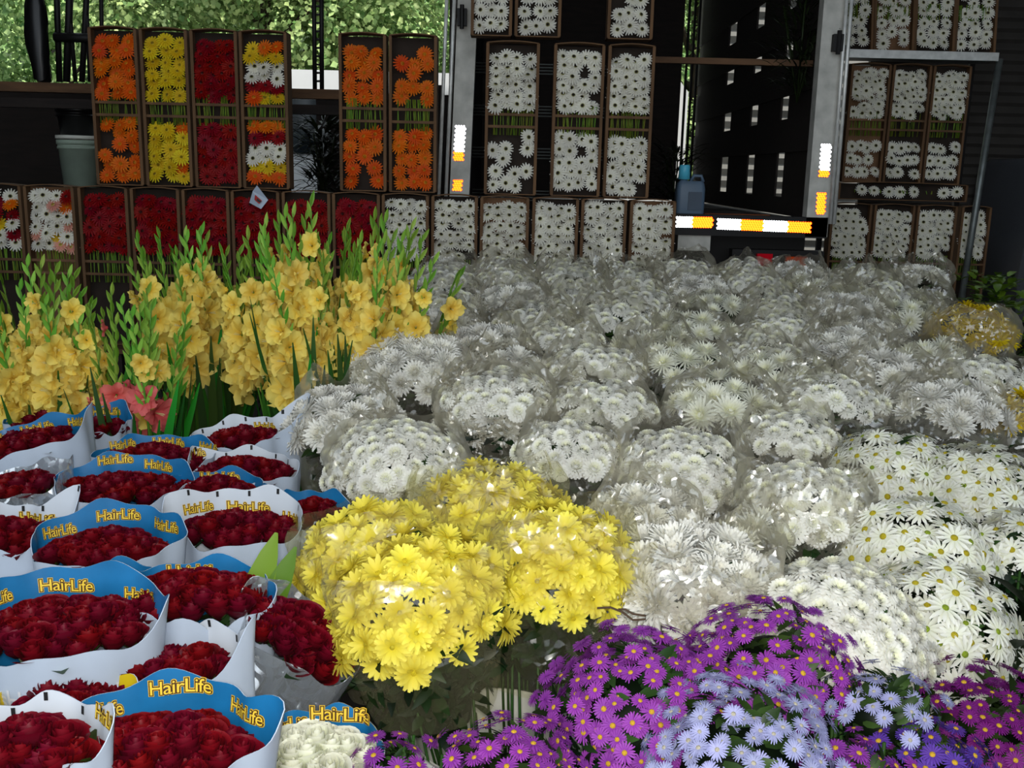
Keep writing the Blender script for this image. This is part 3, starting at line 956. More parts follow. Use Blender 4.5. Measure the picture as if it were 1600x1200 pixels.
# right-hand stake wall: wide dark boards with narrow upright slots
xw = 1.16
slots = [(.16, .16), (.95, .21), (1.89, .26), (2.95, .33)]
edges = [.12] + [e for s_, w_ in slots for e in (s_ - w_ / 2, s_ + w_ / 2)] + [4.6]
for i in range(0, len(edges), 2):
    if edges[i + 1] - edges[i] < .02: continue
    m = MB(); m.box((xw, edges[i], zs), (xw + .015, edges[i + 1], 4.2)); m.build('side_board', darkwood, tr, smooth=False)
for z0, z1 in ((zs, 1.33), (1.64, 1.87), (2.03, 2.28), (2.40, 2.62), (2.8, 4.2)):
    b_ = MB(); b_.box((xw - .02, .12, z0), (xw - .001, 4.6, z1)); b_.build('band', darkwood, tr, smooth=False)
m = MB(); m.box((-1.2, 0, 4.2), (1.5, 4.6, 4.26)); m.build('roof_panel', darkwood, tr, smooth=False)
# left-hand wall and the barred far end
m = MB(); m.box((-1.2, .15, zs), (-1.14, 4.6, 4.2)); m.build('side_wall', darkwood, tr, smooth=False)
m = MB(); m.box((-1.14, 4.5, zs), (0.96, 4.56, 4.2)); m.build('end_boards', darkwood, tr, smooth=False)
for x in (1.0, 1.06, 1.11):
    m = MB(); m.tube([(x, 4.45, zs), (x, 4.45, 4.2)], .014, 6); m.build('bar', iron, tr)
a = rel(at(1015, 92, YB + .25), tr); b = rel(at(1240, 103, YB + .25), tr)
m = MB(); m.box((a.x, a.y, a.z - .022), (b.x + .2, a.y + .05, a.z + .016)); m.build('cross_rail', wood, tr, smooth=False)
for k in range(4):
    for kk in range(4):
        a = rel(at(738, 98 + 66 * k + 5 * kk, YB + 1.2), tr); m = MB(); m.tube([a, a + Vector((1.0, 0, 0))], .006, 5); m.build('wire', galv, tr)
# things on its floor
a = at(1077, 318, YB + .35)
jr = empty('jerrycan', (a.x, a.y, zs - .02)); tag(jr, 'slate blue jerrycan standing on the truck floor beside the white carton', 'jerrycan')
m = MB()
def rbox(mb, w, dpt, z0, z1, rc=.03, n=5, taper=1.0):
    rows = []
    for z, k in ((z0, .94), (z0 + .015, 1), (z1 - .05, 1), (z1 - .015, .93 * taper), (z1, .8 * taper)):
        row = []
        for cx, cy, a0 in ((1, 1, 0), (-1, 1, PI / 2), (-1, -1, PI), (1, -1, 1.5 * PI)):
            for i in range(n):
                t = a0 + PI / 2 * i / (n - 1)
                row.append(((cx * (w / 2 - rc) + rc * math.cos(t)) * k, (cy * (dpt / 2 - rc) + rc * math.sin(t)) * k, z))
        rows.append(row)
    mb.grid(rows, close=True)
    mb.poly(rows[-1]); mb.poly(rows[0][::-1])
rbox(m, .19, .13, 0, .24); m.build('body', blue_pl, jr)
m = MB(); m.box((-.02, -.072, .05), (.07, -.064, .17)); m.build('grip_panel', plain('dark_slate_plastic', lin(58, 74, 92), .5), jr, smooth=False)
m = MB(); m.tube([(.0, 0, .235), (.02, 0, .275), (.07, 0, .275), (.085, 0, .235)], .012, 8); m.build('handle', blue_pl, jr)
m = MB(); m.lathe([(.026, .225), (.026, .25), (0, .25)], 16, mat=Matrix.Translation((-.045, 0, 0))); m.build('neck', blue_pl, jr)
cu = MB(); cu.lathe([(0, 0), (.040, 0), (.036, .09), (.032, .095), (0, .095)], 24); cu = cu.build('cup', cyan_pl, loc=(a.x - .045, a.y, zs + .23)); tag(cu, 'cyan plastic cup turned over on the jerrycan neck', 'cup')
m = MB(); a = at(1150, 311, YB + .5); m.box((-.23, -.06, 0), (.23, .06, .025)); o = m.build('wooden_board', plain('orange_board', lin(126, 62, 22), .7, noise_scale=4, stretch=(1, 8, 8)), smooth=False, loc=(a.x, a.y, zs - .02)); o.rotation_euler = (0, 0, .1); tag(o, 'orange-brown board lying on the truck floor behind the jerrycan', 'board')
m = MB(); m.box((-.14, -.05, 0), (.14, .05, .004)); a = at(1140, 326, YB + .2); o = m.build('paper_sheet', paper, smooth=False, loc=(a.x, a.y, zs - .02)); tag(o, 'white paper sheet lying on the truck floor above the reflector strip', 'paper')
a = at(1075, 300, YB + 1.6)
leaf_clump('dark_greenery', (a.x - .1, a.y, zs - .02), .2, .5, 300, 9, 'dark greenery on the truck floor behind the jerrycan', 'plant', lin(14, 18, 10), lin(34, 40, 24), .13, w=.14)
a = at(1245, 160, YB + .3)
leaf_clump('hanging_greenery', (a.x, a.y, a.z), .22, .75, 420, 11, 'dark feathery greenery hanging inside the truck against the right post', 'plant', lin(16, 24, 12), lin(44, 58, 30), .13, w=.10)
# ------------------------------------------------------------------ gerbera cartons and the gerberas packed in them
CARTON_MESH = {}


def carton(label, xl, xr, ymid, Y, z0, h, zones, lining='dark', short='', lean=0.0, group=None, bars=True, stuff=None, yawz=0.0, dep=0.12):
    """kraft carton on end, open side to us. zones: (low fraction, high fraction, rows, columns, colour of each row, tilt, share kept)"""
    a = at(xl, ymid, Y); b = at(xr, ymid, Y)
    w = b.x - a.x - 0.004
    root = empty('flower_carton', ((a.x + b.x) / 2, Y, z0), (0, lean, yawz))
    tag(root, label, 'carton', group)
    g = random.Random(int(xl * 7 + ymid))
    t = 0.006
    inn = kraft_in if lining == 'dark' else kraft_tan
    m = MB()
    m.box((-w / 2, -dep / 2, 0), (-w / 2 + t, dep / 2, h)); m.box((w / 2 - t, -dep / 2, 0), (w / 2, dep / 2, h))
    m.box((-w / 2, -dep / 2, 0), (w / 2, dep / 2, t)); 
    # bowed top edge
    n = 8
    P0 = [(-w / 2 + w * i / n, 0.012 * math.sin(PI * i / n) + h - t) for i in range(n + 1)]
    for i in range(n):
        (x0, za), (x1, zb) = P0[i], P0[i + 1]
        q = [(x0, za), (x1, zb), (x1, zb + t), (x0, za + t)]
        m.poly([(x, -dep / 2, z) for x, z in q]); m.poly([(x, dep / 2, z) for x, z in q[::-1]])
        m.poly([(q[3][0], -dep / 2, q[3][1]), (q[2][0], -dep / 2, q[2][1]), (q[2][0], dep / 2, q[2][1]), (q[3][0], dep / 2, q[3][1])])
        m.poly([(q[0][0], dep / 2, q[0][1]), (q[1][0], dep / 2, q[1][1]), (q[1][0], -dep / 2, q[1][1]), (q[0][0], -dep / 2, q[0][1])])
    # folded-in lips along the open side
    for s in (-1, 1):
        x = s * (w / 2 - t)
        m.box((min(x, x - s * .012), -dep / 2, t), (max(x, x - s * .012), -dep / 2 + .003, h - t))
    m.build('tray', kraft, root, smooth=False)
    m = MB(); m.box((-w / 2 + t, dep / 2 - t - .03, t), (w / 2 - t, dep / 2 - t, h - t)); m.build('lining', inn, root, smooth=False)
    if bars:
        for z in (0.455 * h, 0.535 * h):
            m = MB(); m.box((-w / 2 + t, -dep / 2 + .012, z - .008), (w / 2 - t, -dep / 2 + .018, z + .008)); m.build('strap', kraft if lining == 'dark' else kraft_tan, root, smooth=False)
    m = MB()
    for k in range(26):
        x = (-0.40 + 0.8 * hsh(k + xl)) * w; x2 = x + (hsh(k * 3.1 + xl) - .5) * .03
        m.tube([(x, -.012 - .02 * hsh(k * 1.7), .40 * h), (x2, -.012 - .02 * hsh(k * 1.7), .60 * h)], .0028, 4, lin(104 + int(40 * hsh(k)), 150, 48))
    m.build('stem_ends', leaf, root)
    mw = Matrix.Translation(root.location) @ Euler((0, lean, yawz)).to_matrix().to_4x4()
    rown = 0
    for (f0, f1, rows_, cols_, colours, tilt, share) in zones:
        for r in range(rows_):
            z = h * (f1 - (f1 - f0) * (r + 0.5) / rows_)
            placed = []
            for c in range(cols_):
                if g.random() > share: continue
                x = (-0.5 + (c + 0.5) / cols_) * (w - .055) + g.uniform(-.012, .012)
                placed.append((x, c))
            colr = colours[r % len(colours)]
            for k, (x, c) in enumerate(placed):
                col = colr if isinstance(colr, str) else colr[c % len(colr)]
                tl = tilt + g.uniform(-.3, .3)
                nrm = Vector((g.uniform(-.35, .35), -math.cos(tl), math.sin(tl)))
                p = Vector((x, -.012 - .022 * ((r + c) % 2) + g.uniform(-.008, .008) - .012 * tl, z + g.uniform(-.012, .012)))
                mt = mw @ frame_to(nrm, p, g.uniform(0, 6.28), g.uniform(1.02, 1.2))
                if stuff is not None:
                    stuff.add(g.choice(GER_MB[col]), mt); continue
                o = inst('%s_gerbera' % col, g.choice(GER[col]), mat=mt)
                tag(o, '%s gerbera, %s from left, %s row, %s' % (col, ordinal(k), ordinal(rown), short), 'flower', '%s gerberas in the %s' % (col, short))
            rown += 1
    return root


YC = 6.2
Z1, Z2, Z3 = 0.335, 1.32, 2.245
HC = 0.97
HU = 0.915
low = MB(); a0 = at(-60, 300, YC); a1 = at(1060, 300, YC)
# a low timber platform carries the front cartons
pl = empty('pallet', ((a0.x + a1.x) / 2, YC + .02, 0)); tag(pl, 'low timber platform under the front row of gerbera cartons', 'pallet')
wd = a1.x - a0.x
for k in range(3):
    m = MB(); m.box((-wd / 2, -.2 + .16 * k, .30), (wd / 2, -.2 + .16 * k + .12, .33)); m.build('plank', wood, pl, smooth=False)
for k in range(6):
    m = MB(); x = -wd / 2 + .1 + (wd - .2) * k / 5; m.box((x - .05, -.18, 0), (x + .05, .24, .30)); m.build('block', darkwood, pl, smooth=False)
UPF = (0.60, 0.965)
R6 = 6
mixed1 = [['orange', 'white', 'white'], ['orange', 'red', 'orange'], ['white', 'red', 'red'], ['orange', 'yellow', 'white'], ['orange', 'white', 'red'], ['red', 'white', 'white']]
mixed2 = [['white', 'white', 'white', 'red'], ['white', 'white', 'pink', 'orange'], ['white'], ['white', 'white', 'white', 'pink'], ['pink', 'white', 'yellow', 'white'], ['white', 'white', 'pink', 'pink']]
W = ['white']; RD = ['red']
BOT = [
    (-45, 40, 'mixed orange, red and white gerberas cut by the left edge', mixed1, 'dark', 'leftmost lower carton'),
    (43, 122, 'mostly white gerberas with pink and orange ones, lower row', mixed2, 'tan', 'white and pink lower carton'),
    (127, 205, 'red gerberas, first all-red one in the lower row, under the orange carton', RD, 'dark', 'first red lower carton'),
    (208, 285, 'red gerberas, second all-red one in the lower row, behind gladiolus tips', RD, 'dark', 'second red lower carton'),
    (288, 362, 'red gerberas under the dark red upper carton, third all-red one', RD, 'dark', 'third red lower carton'),
    (364, 440, 'red gerberas with a paper tag hanging at its front, lower row', RD, 'dark', 'red lower carton with the paper tag'),
    (443, 519, 'red gerberas under the upper-row gap, just right of the paper tag', RD, 'dark', 'red lower carton right of the tag'),
    (521, 596, 'red gerberas next to the first white carton, last all-red one', RD, 'dark', 'last red lower carton'),
    (598, 672, 'white gerberas right beside the last red one, half hidden by gladioli', W, 'dark', 'first white lower carton'),
    (675, 748, 'white gerberas loosely packed below the left reflector strip, lower row', W, 'dark', 'second white lower carton'),
    (751, 828, 'white gerberas with tan lining under the sparse upper white carton', W, 'tan', 'third white lower carton'),
    (832, 905, 'white gerberas in even rows, dark lining, lower row, fourth white one', W, 'dark', 'fourth white lower carton'),
    (908, 980, 'white gerberas in even rows, dark lining, lower row, fifth white one', W, 'dark', 'fifth white lower carton'),
    (984, 1056, 'white gerberas with tan lining at the right end of the lower row', W, 'tan', 'rightmost white lower carton'),
]
for i, (xl, xr, lab, cols, lin_, short) in enumerate(BOT):
    share = 0.86 if 675 <= xl <= 680 else 1.0
    carton('carton of ' + lab, xl, xr, 300, YC, Z1, HC, [(UPF[0], UPF[1] - (.02 if cols is RD else 0), R6, 4 if cols is not mixed1 else 3, cols, .7 if cols is W else .5, share)], lin_, short, group='gerbera cartons in the lower row')
O = ['orange']; Yl = ['yellow']
TOPS = [
    (150, 225, 'orange gerberas, leftmost of the upper row', 170, [(.565, .95, 6, 3, O, .4, .95), (.04, .43, 6, 3, O, .2, .9)], 'leftmost upper carton'),
    (228, 302, 'yellow gerberas, second of the upper row', 170, [(.565, .95, 6, 3, Yl, .4, 1), (.04, .40, 6, 3, [['yellow', 'yellow', 'orange'], 'yellow', 'yellow', 'yellow'], .25, .95)], 'yellow upper carton'),
    (305, 378, 'dark red gerberas, between the yellow and the mixed one', 170, [(.57, .93, 6, 4, RD, .6, 1), (.04, .40, 6, 4, RD, .3, 1)], 'red upper carton'),
    (380, 454, 'mixed gerberas banded orange, yellow, white and red, upper row', 170, [(.565, .93, 6, 3, [['yellow', 'orange', 'orange'], 'yellow', 'white', 'white', 'red', ['orange', 'yellow', 'yellow']], .45, 1), (.04, .43, 6, 3, ['orange', 'red', 'white', 'white', 'yellow', 'orange'], .3, 1)], 'banded mixed upper carton'),
    (532, 606, 'orange gerberas standing alone right of the gap, upper row', 175, [(.565, .93, 5, 3, O, .3, .97), (.03, .40, 5, 3, O, .2, .85)], 'orange upper carton beside the gap'),
    (609, 684, 'orange gerberas beside the left truck post, upper row', 175, [(.575, .93, 5, 3, O, .3, .8), (.03, .41, 5, 3, O, .2, .85)], 'orange upper carton beside the post'),
]
for xl, xr, lab, ym, zn, short in TOPS:
    carton('carton of ' + lab, xl, xr, ym, YC + .03, Z2, HU, zn, 'dark', short, group='coloured gerbera cartons in the upper row')
WUP = [
    (758, 841, 'white gerberas, tidy rows above, sparse heads below, beside left post', [(.57, .93, 6, 4, W, .6, 1), (.03, .42, 5, 4, W, .15, .55)], 'dark', 'sparse white upper carton'),
    (862, 941, 'white gerberas tapering to a point in its upper half, upper row', [(.57, .95, 6, 4, W, .45, .86), (.04, .42, 5, 4, W, .2, .98)], 'dark', 'middle white upper carton'),
    (945, 1018, 'white gerberas next to the open truck, upper row', [(.57, .93, 6, 4, W, .55, .98), (.03, .40, 5, 4, W, .2, .92)], 'dark', 'right white upper carton'),
]
for xl, xr, lab, zn, lin_, short in WUP:
    carton('carton of ' + lab, xl, xr, 180, YC + .03, Z2, HU * .97, zn, lin_, short, group='white gerbera cartons in the upper row')
for xl, xr, lab, short in ((736, 801, 'white gerberas at the very top against the left post', 'top carton against the post'), (804, 877, 'creamy white gerberas, middle of the three topmost cartons', 'middle top carton'), (948, 1020, 'white gerberas at the very top nearest the open truck', 'top carton nearest the truck')):
    carton('carton of ' + lab, xl, xr, 20, YC + .06, Z3, HC, [(.03, .43, 5, 3, W, .25, .9)], 'dark', short, group='topmost white gerbera cartons')

# right-hand cartons, farther back
YF = 8.0
STUFF = MB()
plb = empty('pallet', (at(1420, 320, YF).x, YF, 0)); tag(plb, 'low timber platform under the right-hand white gerbera cartons', 'pallet')
for k in range(3):
    m = MB(); m.box((-.75, -.2 + .14 * k, .27), (.75, -.2 + .14 * k + .11, .30)); m.build('plank', wood, plb, smooth=False)
for k in range(4):
    m = MB(); x = -.7 + 1.4 * k / 3; m.box((x - .05, -.18, 0), (x + .05, .18, .27)); m.build('block', darkwood, plb, smooth=False)
for xl, xr, lab, c in ((1296, 1360, 'lower right stack, nearest the right truck post', 4), (1363, 1427, 'lower right stack, second from the truck post', 4), (1430, 1493, 'lower right stack, third from the truck post', 4), (1499, 1546, 'lower right stack, narrow one at its right end', 3)):
    carton('carton of white gerberas, ' + lab, xl, xr, 320, YF, .305, HC, [(.58, .95, 6, c, W, .5, .95)], 'dark', '', group='white gerbera cartons at the right', stuff=STUFF)
fc = at(1304, 315, YF - .02); fc2 = at(1502, 315, YF - .02)
carton('kraft carton lying on its side on the lower right stack, white gerberas showing', 1304, 1506, 312, YF, 1.312, .13, [(.2, .8, 1, 9, W, .3, .75)], 'dark', '', group='white gerbera cartons at the right', bars=False, stuff=STUFF)
for xl, xr, lab in ((1317, 1379, 'middle of the right stack, beside the right truck post, tan lining'), (1381, 1441, 'middle of the right stack, centre one of three'), (1443, 1502, 'middle of the right stack, outermost one by the leaning pole')):
    carton('carton of white gerberas, ' + lab, xl, xr, 215, YF + .03, 1.445, .89, [(.56, .95, 6, 4, W, .5, .97), (.04, .36, 3, 4, W, .3, .95)], 'tan' if xl == 1317 else 'dark', '', group='white gerbera cartons at the right', stuff=STUFF)
for k, (xl, xr, lab) in enumerate(((1312, 1362, 'partly behind the right truck post'), (1362, 1426, 'second from the truck post'), (1425, 1489, 'third from the truck post'), (1488, 1553, 'at the outer end above the leaning pole'))):
    carton('carton of white gerberas on the steel shelf, ' + lab, xl, xr, 60, YF + .04, 2.43, .60, [(.06, .80, 6, 3 if k else 2, W, .25, .97)], 'tan' if k == 1 else 'dark', '', lean=-.06, group='white gerbera cartons on the steel shelf', bars=False, stuff=STUFF)
so_ = STUFF.build('white_gerberas', petal); tag(so_, 'small white gerberas packed in the cartons beyond the right truck post', 'flowers', kind='stuff')
# steel shelf and its leaning pole
a = at(1322, 100, YF - .1); b = at(1552, 122, YF - .1)
sh = empty('steel_shelf', ((a.x + b.x) / 2, YF, 0)); tag(sh, 'galvanised steel shelf holding four white gerbera cartons at upper right', 'shelf')
hw = (b.x - a.x) / 2
m = MB(); m.box((-hw, -.14, 2.375), (hw, .16, 2.42)); m.build('deck', galv, sh, smooth=False)
m = MB(); m.box((-hw, -.15, 2.365), (hw, -.14, 2.425)); m.build('front_lip', steel, sh, smooth=False)
for x in (-hw + .02, hw - .02):
    m = MB(); m.box((x - .02, .24, 0), (x + .02, .28, 2.9)); m.build('upright', iron, sh, smooth=False)
    m = MB(); m.box((x - .015, .16, 2.385), (x + .015, .26, 2.415)); m.build('bracket', iron, sh, smooth=False)
a = at(1562, 92, YF - .1); b = at(1527, 312, YF - .1)
dd = (a - b).normalized()
m = MB(); m.tube([b - dd * (b.z / dd.z - .0), a], .026, 10); o = m.build('leaning_pole', galv); tag(o, 'galvanised pole leaning beside the right-hand cartons', 'pole')
# grey car in the dark at the right edge
c0 = at(1625, 330, 8.6)
cr = empty('parked_car', (c0.x + .15, 8.9, 0)); tag(cr, 'grey car standing in the dark at the right edge', 'car')
prof = [(-.80, .35), (-.84, .7), (-.80, 1.0), (-.62, 1.12), (-.52, 1.62), (-.4, 1.68), (.4, 1.68), (.52, 1.62), (.62, 1.12), (.80, 1.0), (.84, .7), (.80, .35)]
m = MB(); m.grid([[(x * .62, y, z) for x, z in prof] for y in (-.8, -.7, .5)]); m.poly([(x * .62, -.8, z) for x, z in prof]); m.build('body', car_grey, cr)
m = MB(); m.box((-.36, -.815, 1.16), (.36, -.80, 1.58)); m.build('rear_window', van_glass, cr, smooth=False)
for x in (-.38, .38):
    m = MB(); m.lathe([(0, -.08), (.3, -.08), (.33, 0), (.3, .08), (0, .08)], 20, mat=Matrix.Rotation(PI / 2, 4, 'Y')); m.build('wheel', rubber, cr, loc=(x, -.45, .335))
    m = MB(); m.box((x - .05, -.83, .78), (x + .05, -.80, .95)); m.build('tail_light', red_lens, cr, smooth=False)

# folded paper tag on the red carton
a = at(403, 312, YC - .12)
m = MB()
m.poly([(-.03, 0, .05), (.0, -.012, .085), (.062, 0, .0), (.02, -.01, -.055)], m=0); m.poly([(-.03, 0, .05), (.02, -.01, -.055), (-.055, .01, -.02)], m=0)
m.poly([(-.012, -.016, .03), (.028, -.016, -.005), (.012, -.016, -.025), (-.018, -.014, .0)], m=1); m.poly([(.0, -.018, .01), (.024, -.018, -.008), (.016, -.018, -.018), (-.004, -.018, -.004)], m=2)
m.tube([(0, .0, .085), (.0, .06, .10)], .0015, 4, m=2)
o = m.build('paper_tag', [paper, ink_red, ink_black], smooth=False, loc=tuple(a)); tag(o, 'small white folded tag with red and black print hanging on a red carton', 'tag')

# ------------------------------------------------------------------ gladiolus bunches
def spike_variant(seed, bl_from=.60, bl_to=.88):
    g = random.Random(seed)
    mb = MB(); cu = g.uniform(-.05, .10)
    def ax(t): return Vector((cu * t * t, .03 * math.sin(t * 3 + seed), t))
    mb.tube([ax(i / 12) for i in range(13)], [.0062 - .004 * (i / 12) for i in range(13)], 5, lin(92, 138, 46))
    gr, gl = lin(96, 150, 42), lin(150, 186, 74)
    n = 12
    for k in range(n):
        t = .66 + .32 * k / (n - 1)
        sd = 1 if k % 2 else -1
        L = .078 - .036 * k / n
        d = Vector((.35 * g.uniform(-.3, 1), sd * (.42 - .10 * k / n), 1))
        c = tuple(x + (y - x) * hsh(k + seed) for x, y in zip(gr, gl))
        leaf_blade(mb, ax(t), d, (1, 0, 0), L, .013, c, rows=5, fold=.5, droop=-.05)
        leaf_blade(mb, ax(t), d, (-1, 0, .0), L * .95, .013, c, rows=5, fold=.5, droop=.05)
    for k in range(3):
        leaf_blade(mb, ax(.05 + .12 * k), (g.uniform(-.3, .3), g.uniform(-.3, .3), 1), (1, .2, 0), g.uniform(.40, .55), .030, lin(48, 92 + 20 * k, 34), rows=6, fold=.35, droop=g.uniform(-.1, .25))
    bl = []
    m = 7
    for k in range(m):
        t = bl_from + (bl_to - bl_from) * k / (m - 1)
        sd = 1 if k % 2 else -1
        nrm = Vector((1.0, sd * .75 + g.uniform(-.3, .3), .15 + g.uniform(-.2, .3)))
        bl.append((frame_to(nrm, ax(t) + Vector((.012, sd * .008, 0)), g.uniform(0, 6), 1.0), t))
    return mb.mesh('flower_spike', leaf), bl


SPK = [spike_variant(i) for i in range(7)]


def gladioli(label, px, pytop, Y, n, spread, H, seed, heads, nb=7, foot_dx=0.0, blossom_scale=1.0, tall=1.0):
    t = at(px, pytop, Y)
    root = empty('gladiolus_bunch', (t.x + foot_dx, Y, 0.0)); tag(root, label, 'gladioli', 'bunches of gladioli')
    g = random.Random(seed)
    for k in range(n):
        a = k * 2.39996; q = math.sqrt((k + .5) / n)
        tipx = spread * q * math.cos(a) - foot_dx; tipy = spread * .75 * q * math.sin(a)
        Hk = H * (1 - .10 * q * q) * g.uniform(.93, 1.02)
        base = Vector((.06 * q * math.cos(a), .06 * q * math.sin(a), .03))
        d = Vector((tipx, tipy, Hk)) - base
        L = d.length
        q0 = Vector((0, 0, 1)).rotation_difference(d).to_matrix().to_4x4()
        # turn each spike so that its open side looks outwards and to the front
        out = Vector((math.cos(a) * q, math.sin(a) * q - .9, 0)).normalized()
        spin = math.atan2(out.y, out.x) + g.uniform(-.5, .5)
        mt = Matrix.Translation(base) @ q0 @ Matrix.Rotation(spin, 4, 'Z') @ Matrix.Diagonal((1, 1, L, 1))
        sm, bl = SPK[g.randrange(len(SPK))]
        s = inst('flower_spike', sm, root, mat=mt)
        for j, (bm_, tt) in enumerate(bl):
            if j >= nb: break
            if callable(heads): hs = heads(g)
            else: hs = heads
            if hs is None: continue
            if j > 3 and g.random() < .22 * (j - 3): continue
            sc = (1.28 - .11 * j) * g.uniform(.85, 1.1) * blossom_scale
            fix = Matrix.Diagonal((1, 1, 1 / L, 1))
            loc = bm_.translation
            m2 = Matrix.Translation(loc) @ fix @ bm_.to_3x3().to_4x4() @ Matrix.Scale(sc, 4)
            b_ = bpy.data.objects.new('blossom', g.choice(hs)); COL.objects.link(b_); b_.parent = s; b_.matrix_local = m2
    mb = MB()
    for k in range(34):
        a = g.uniform(0, 6.28); r = g.uniform(.02, .07)
        leaf_blade(mb, (r * math.cos(a), r * math.sin(a), .1), (.22 * math.cos(a), .22 * math.sin(a), 1), (math.cos(a), math.sin(a), .1), g.uniform(.55, .85) * H / 1.2, .034, tuple(c * g.uniform(.6, 1.1) for c in lin(58, 100, 40)), rows=7, fold=.3, droop=g.uniform(-.1, .3))
    mb.build('leaves', leaf, root)
    return root


gladioli('tall bunch of yellow gladioli with green tips in front of the first red cartons', 292, 345, 3.75, 15, .20, 1.27, 1, GLAD_Y, foot_dx=.06)
gladioli('fullest bunch of yellow gladioli, in the middle, dark green stems showing below', 452, 322, 3.45, 19, .22, 1.33, 2, GLAD_Y, foot_dx=.06)
gladioli('bunch of yellow gladioli with many green spikes, beside the white flower field', 605, 335, 3.5, 19, .24, 1.30, 3, GLAD_Y, foot_dx=-.12)
gladioli('shorter bunch of pale yellow gladioli at the left edge', 62, 420, 3.25, 20, .19, 1.13, 4, GLAD_Y, blossom_scale=1.05)
gladioli('mostly green bunch of gladioli in bud with a few pink and yellow blossoms', 205, 455, 3.15, 14, .15, 1.09, 5, lambda g: GLAD_P if g.random() < .17 else (GLAD_Y if g.random() < .12 else None), blossom_scale=.75)
# ------------------------------------------------------------------ lettering for the printed sleeves
def text_polys(body, offset, shear=0.0):
    cu = bpy.data.curves.new('lettering_source', 'FONT')
    cu.body = body; cu.size = 1.0; cu.offset = offset; cu.resolution_u = 3; cu.fill_mode = 'FRONT'; cu.space_character = 0.92
    o = bpy.data.objects.new('lettering_source', cu); COL.objects.link(o)
    bpy.context.view_layer.update()
    dg = bpy.context.evaluated_depsgraph_get()
    me = bpy.data.meshes.new_from_object(o.evaluated_get(dg))
    v = [(p.co.x, p.co.y) for p in me.vertices]; f = [tuple(p.vertices) for p in me.polygons]
    bpy.data.objects.remove(o); bpy.data.curves.remove(cu); bpy.data.meshes.remove(me)
    return v, f


TXT = [text_polys('HairLife', .085), text_polys('HairLife', .055), text_polys('HairLife', .004)]
tx0 = min(p[0] for p in TXT[2][0]); tx1 = max(p[0] for p in TXT[2][0]); TW = tx1 - tx0; TX = (tx0 + tx1) / 2


class Sleeve:
    """printed paper sleeve: narrow foot, wide mouth, high back, pointed corners"""

    def __init__(s, R, H, back, seed, corners=(), ry=.9, lip=0.0, r0=.055, z0=.10, wave=.008, flare=.0):
        s.R, s.H, s.back, s.seed, s.corners, s.ry, s.lip, s.r0, s.z0, s.wave, s.flare = R, H, back, seed, corners, ry, lip, r0, z0, wave, flare

    def rim(s, th):
        b = math.sin(th)
        h = s.H + s.back * max(0, b * .5 + .5) ** 1.3 - s.lip * max(0, -b) ** 2
        for c, a, w in s.corners:
            d = (th - math.radians(c) + PI) % (2 * PI) - PI
            h += a * math.exp(-abs(d / w) ** 1.4)
        return h + s.wave * math.sin(th * 5 + s.seed) + s.wave * .6 * math.sin(th * 9 + s.seed * 2)

    def pos(s, th, z, inset=0.0):
        v = (z - s.z0) / (s.H - s.z0)
        r = s.r0 + (s.R - s.r0) * min(1, max(0, v)) ** .36
        if v > 1: r += (s.R * .35) * (v - 1) * 1.2
        b = max(0, math.sin(th))
        r += s.wave * .9 * math.sin(th * 5 + s.seed + 2 * v) * max(0, v) + s.wave * .5 * math.sin(th * 11 + s.seed * 3) * max(0, v - .4)
        for c, a, w in s.corners:
            d = (th - math.radians(c) + PI) % (2 * PI) - PI
            r += a * .6 * math.exp(-abs(d / w) ** 1.4) * max(0, v) ** 2
        r -= inset
        return Vector((r * math.cos(th), r * s.ry * math.sin(th), z))

    def build(s, root, out_m, in_m, nu=80, nv=16, name='sleeve'):
        mb = MB(); rows_o, rows_i = [], []
        for i in range(nv + 1):
            ro, ri = [], []
            for j in range(nu):
                th = 2 * PI * j / nu
                z = s.z0 + (s.rim(th) - s.z0) * i / nv
                ro.append(s.pos(th, z)); ri.append(s.pos(th, z, .0016))
            rows_o.append(ro); rows_i.append(ri)
        mb.grid(rows_o, m=0, close=True)
        mb.grid([r for r in rows_i[::-1]], m=1, close=True)
        mb.grid([rows_o[-1], rows_i[-1]], m=0, close=True)
        return mb.build(name, [out_m, in_m], root)

    def lettering(s, parent, spots, width=.092, below=.045, mats=None, outside=False, layers=3, hsc=1.25):
        k = width / TW
        for deg, dz in spots:
            mb = MB()
            th0 = math.radians(deg)
            zc = s.rim(th0) - below - dz
            for li in range(layers):
                vs, fs = TXT[li if layers == 3 else 2]
                b = len(mb.v)
                for x, y in vs:
                    u = (x - TX) * k; h = (y - .3) * k * hsc
                    rr = s.pos(th0, zc).length if False else math.hypot(*s.pos(th0, zc).xy)
                    th = th0 - u / rr
                    p = s.pos(th, zc + h + .02 * u * math.sin(deg), (-.0012 if outside else .0030 + .0006 * li))
                    mb.v.append(tuple(p)); mb.c.append((1, 1, 1))
                for f in fs:
                    mb.f.append(tuple(b + q for q in f)); mb.m.append(li if layers == 3 else 0)
            mb.build('lettering', mats or [ink_halo, ink_dark, ink_fill], parent, smooth=False)

    def ticks(s, parent, degs):
        for deg in degs:
            mb = MB()
            th0 = math.radians(deg)
            z1 = s.rim(th0) - .002
            mb.poly([s.pos(th0 + a / s.R, z1 - b, .0032) for a, b in ((-.003, 0), (.003, 0), (.003, .013), (-.003, .013))])
            mb.build('print_mark', ink_black, parent, smooth=False)


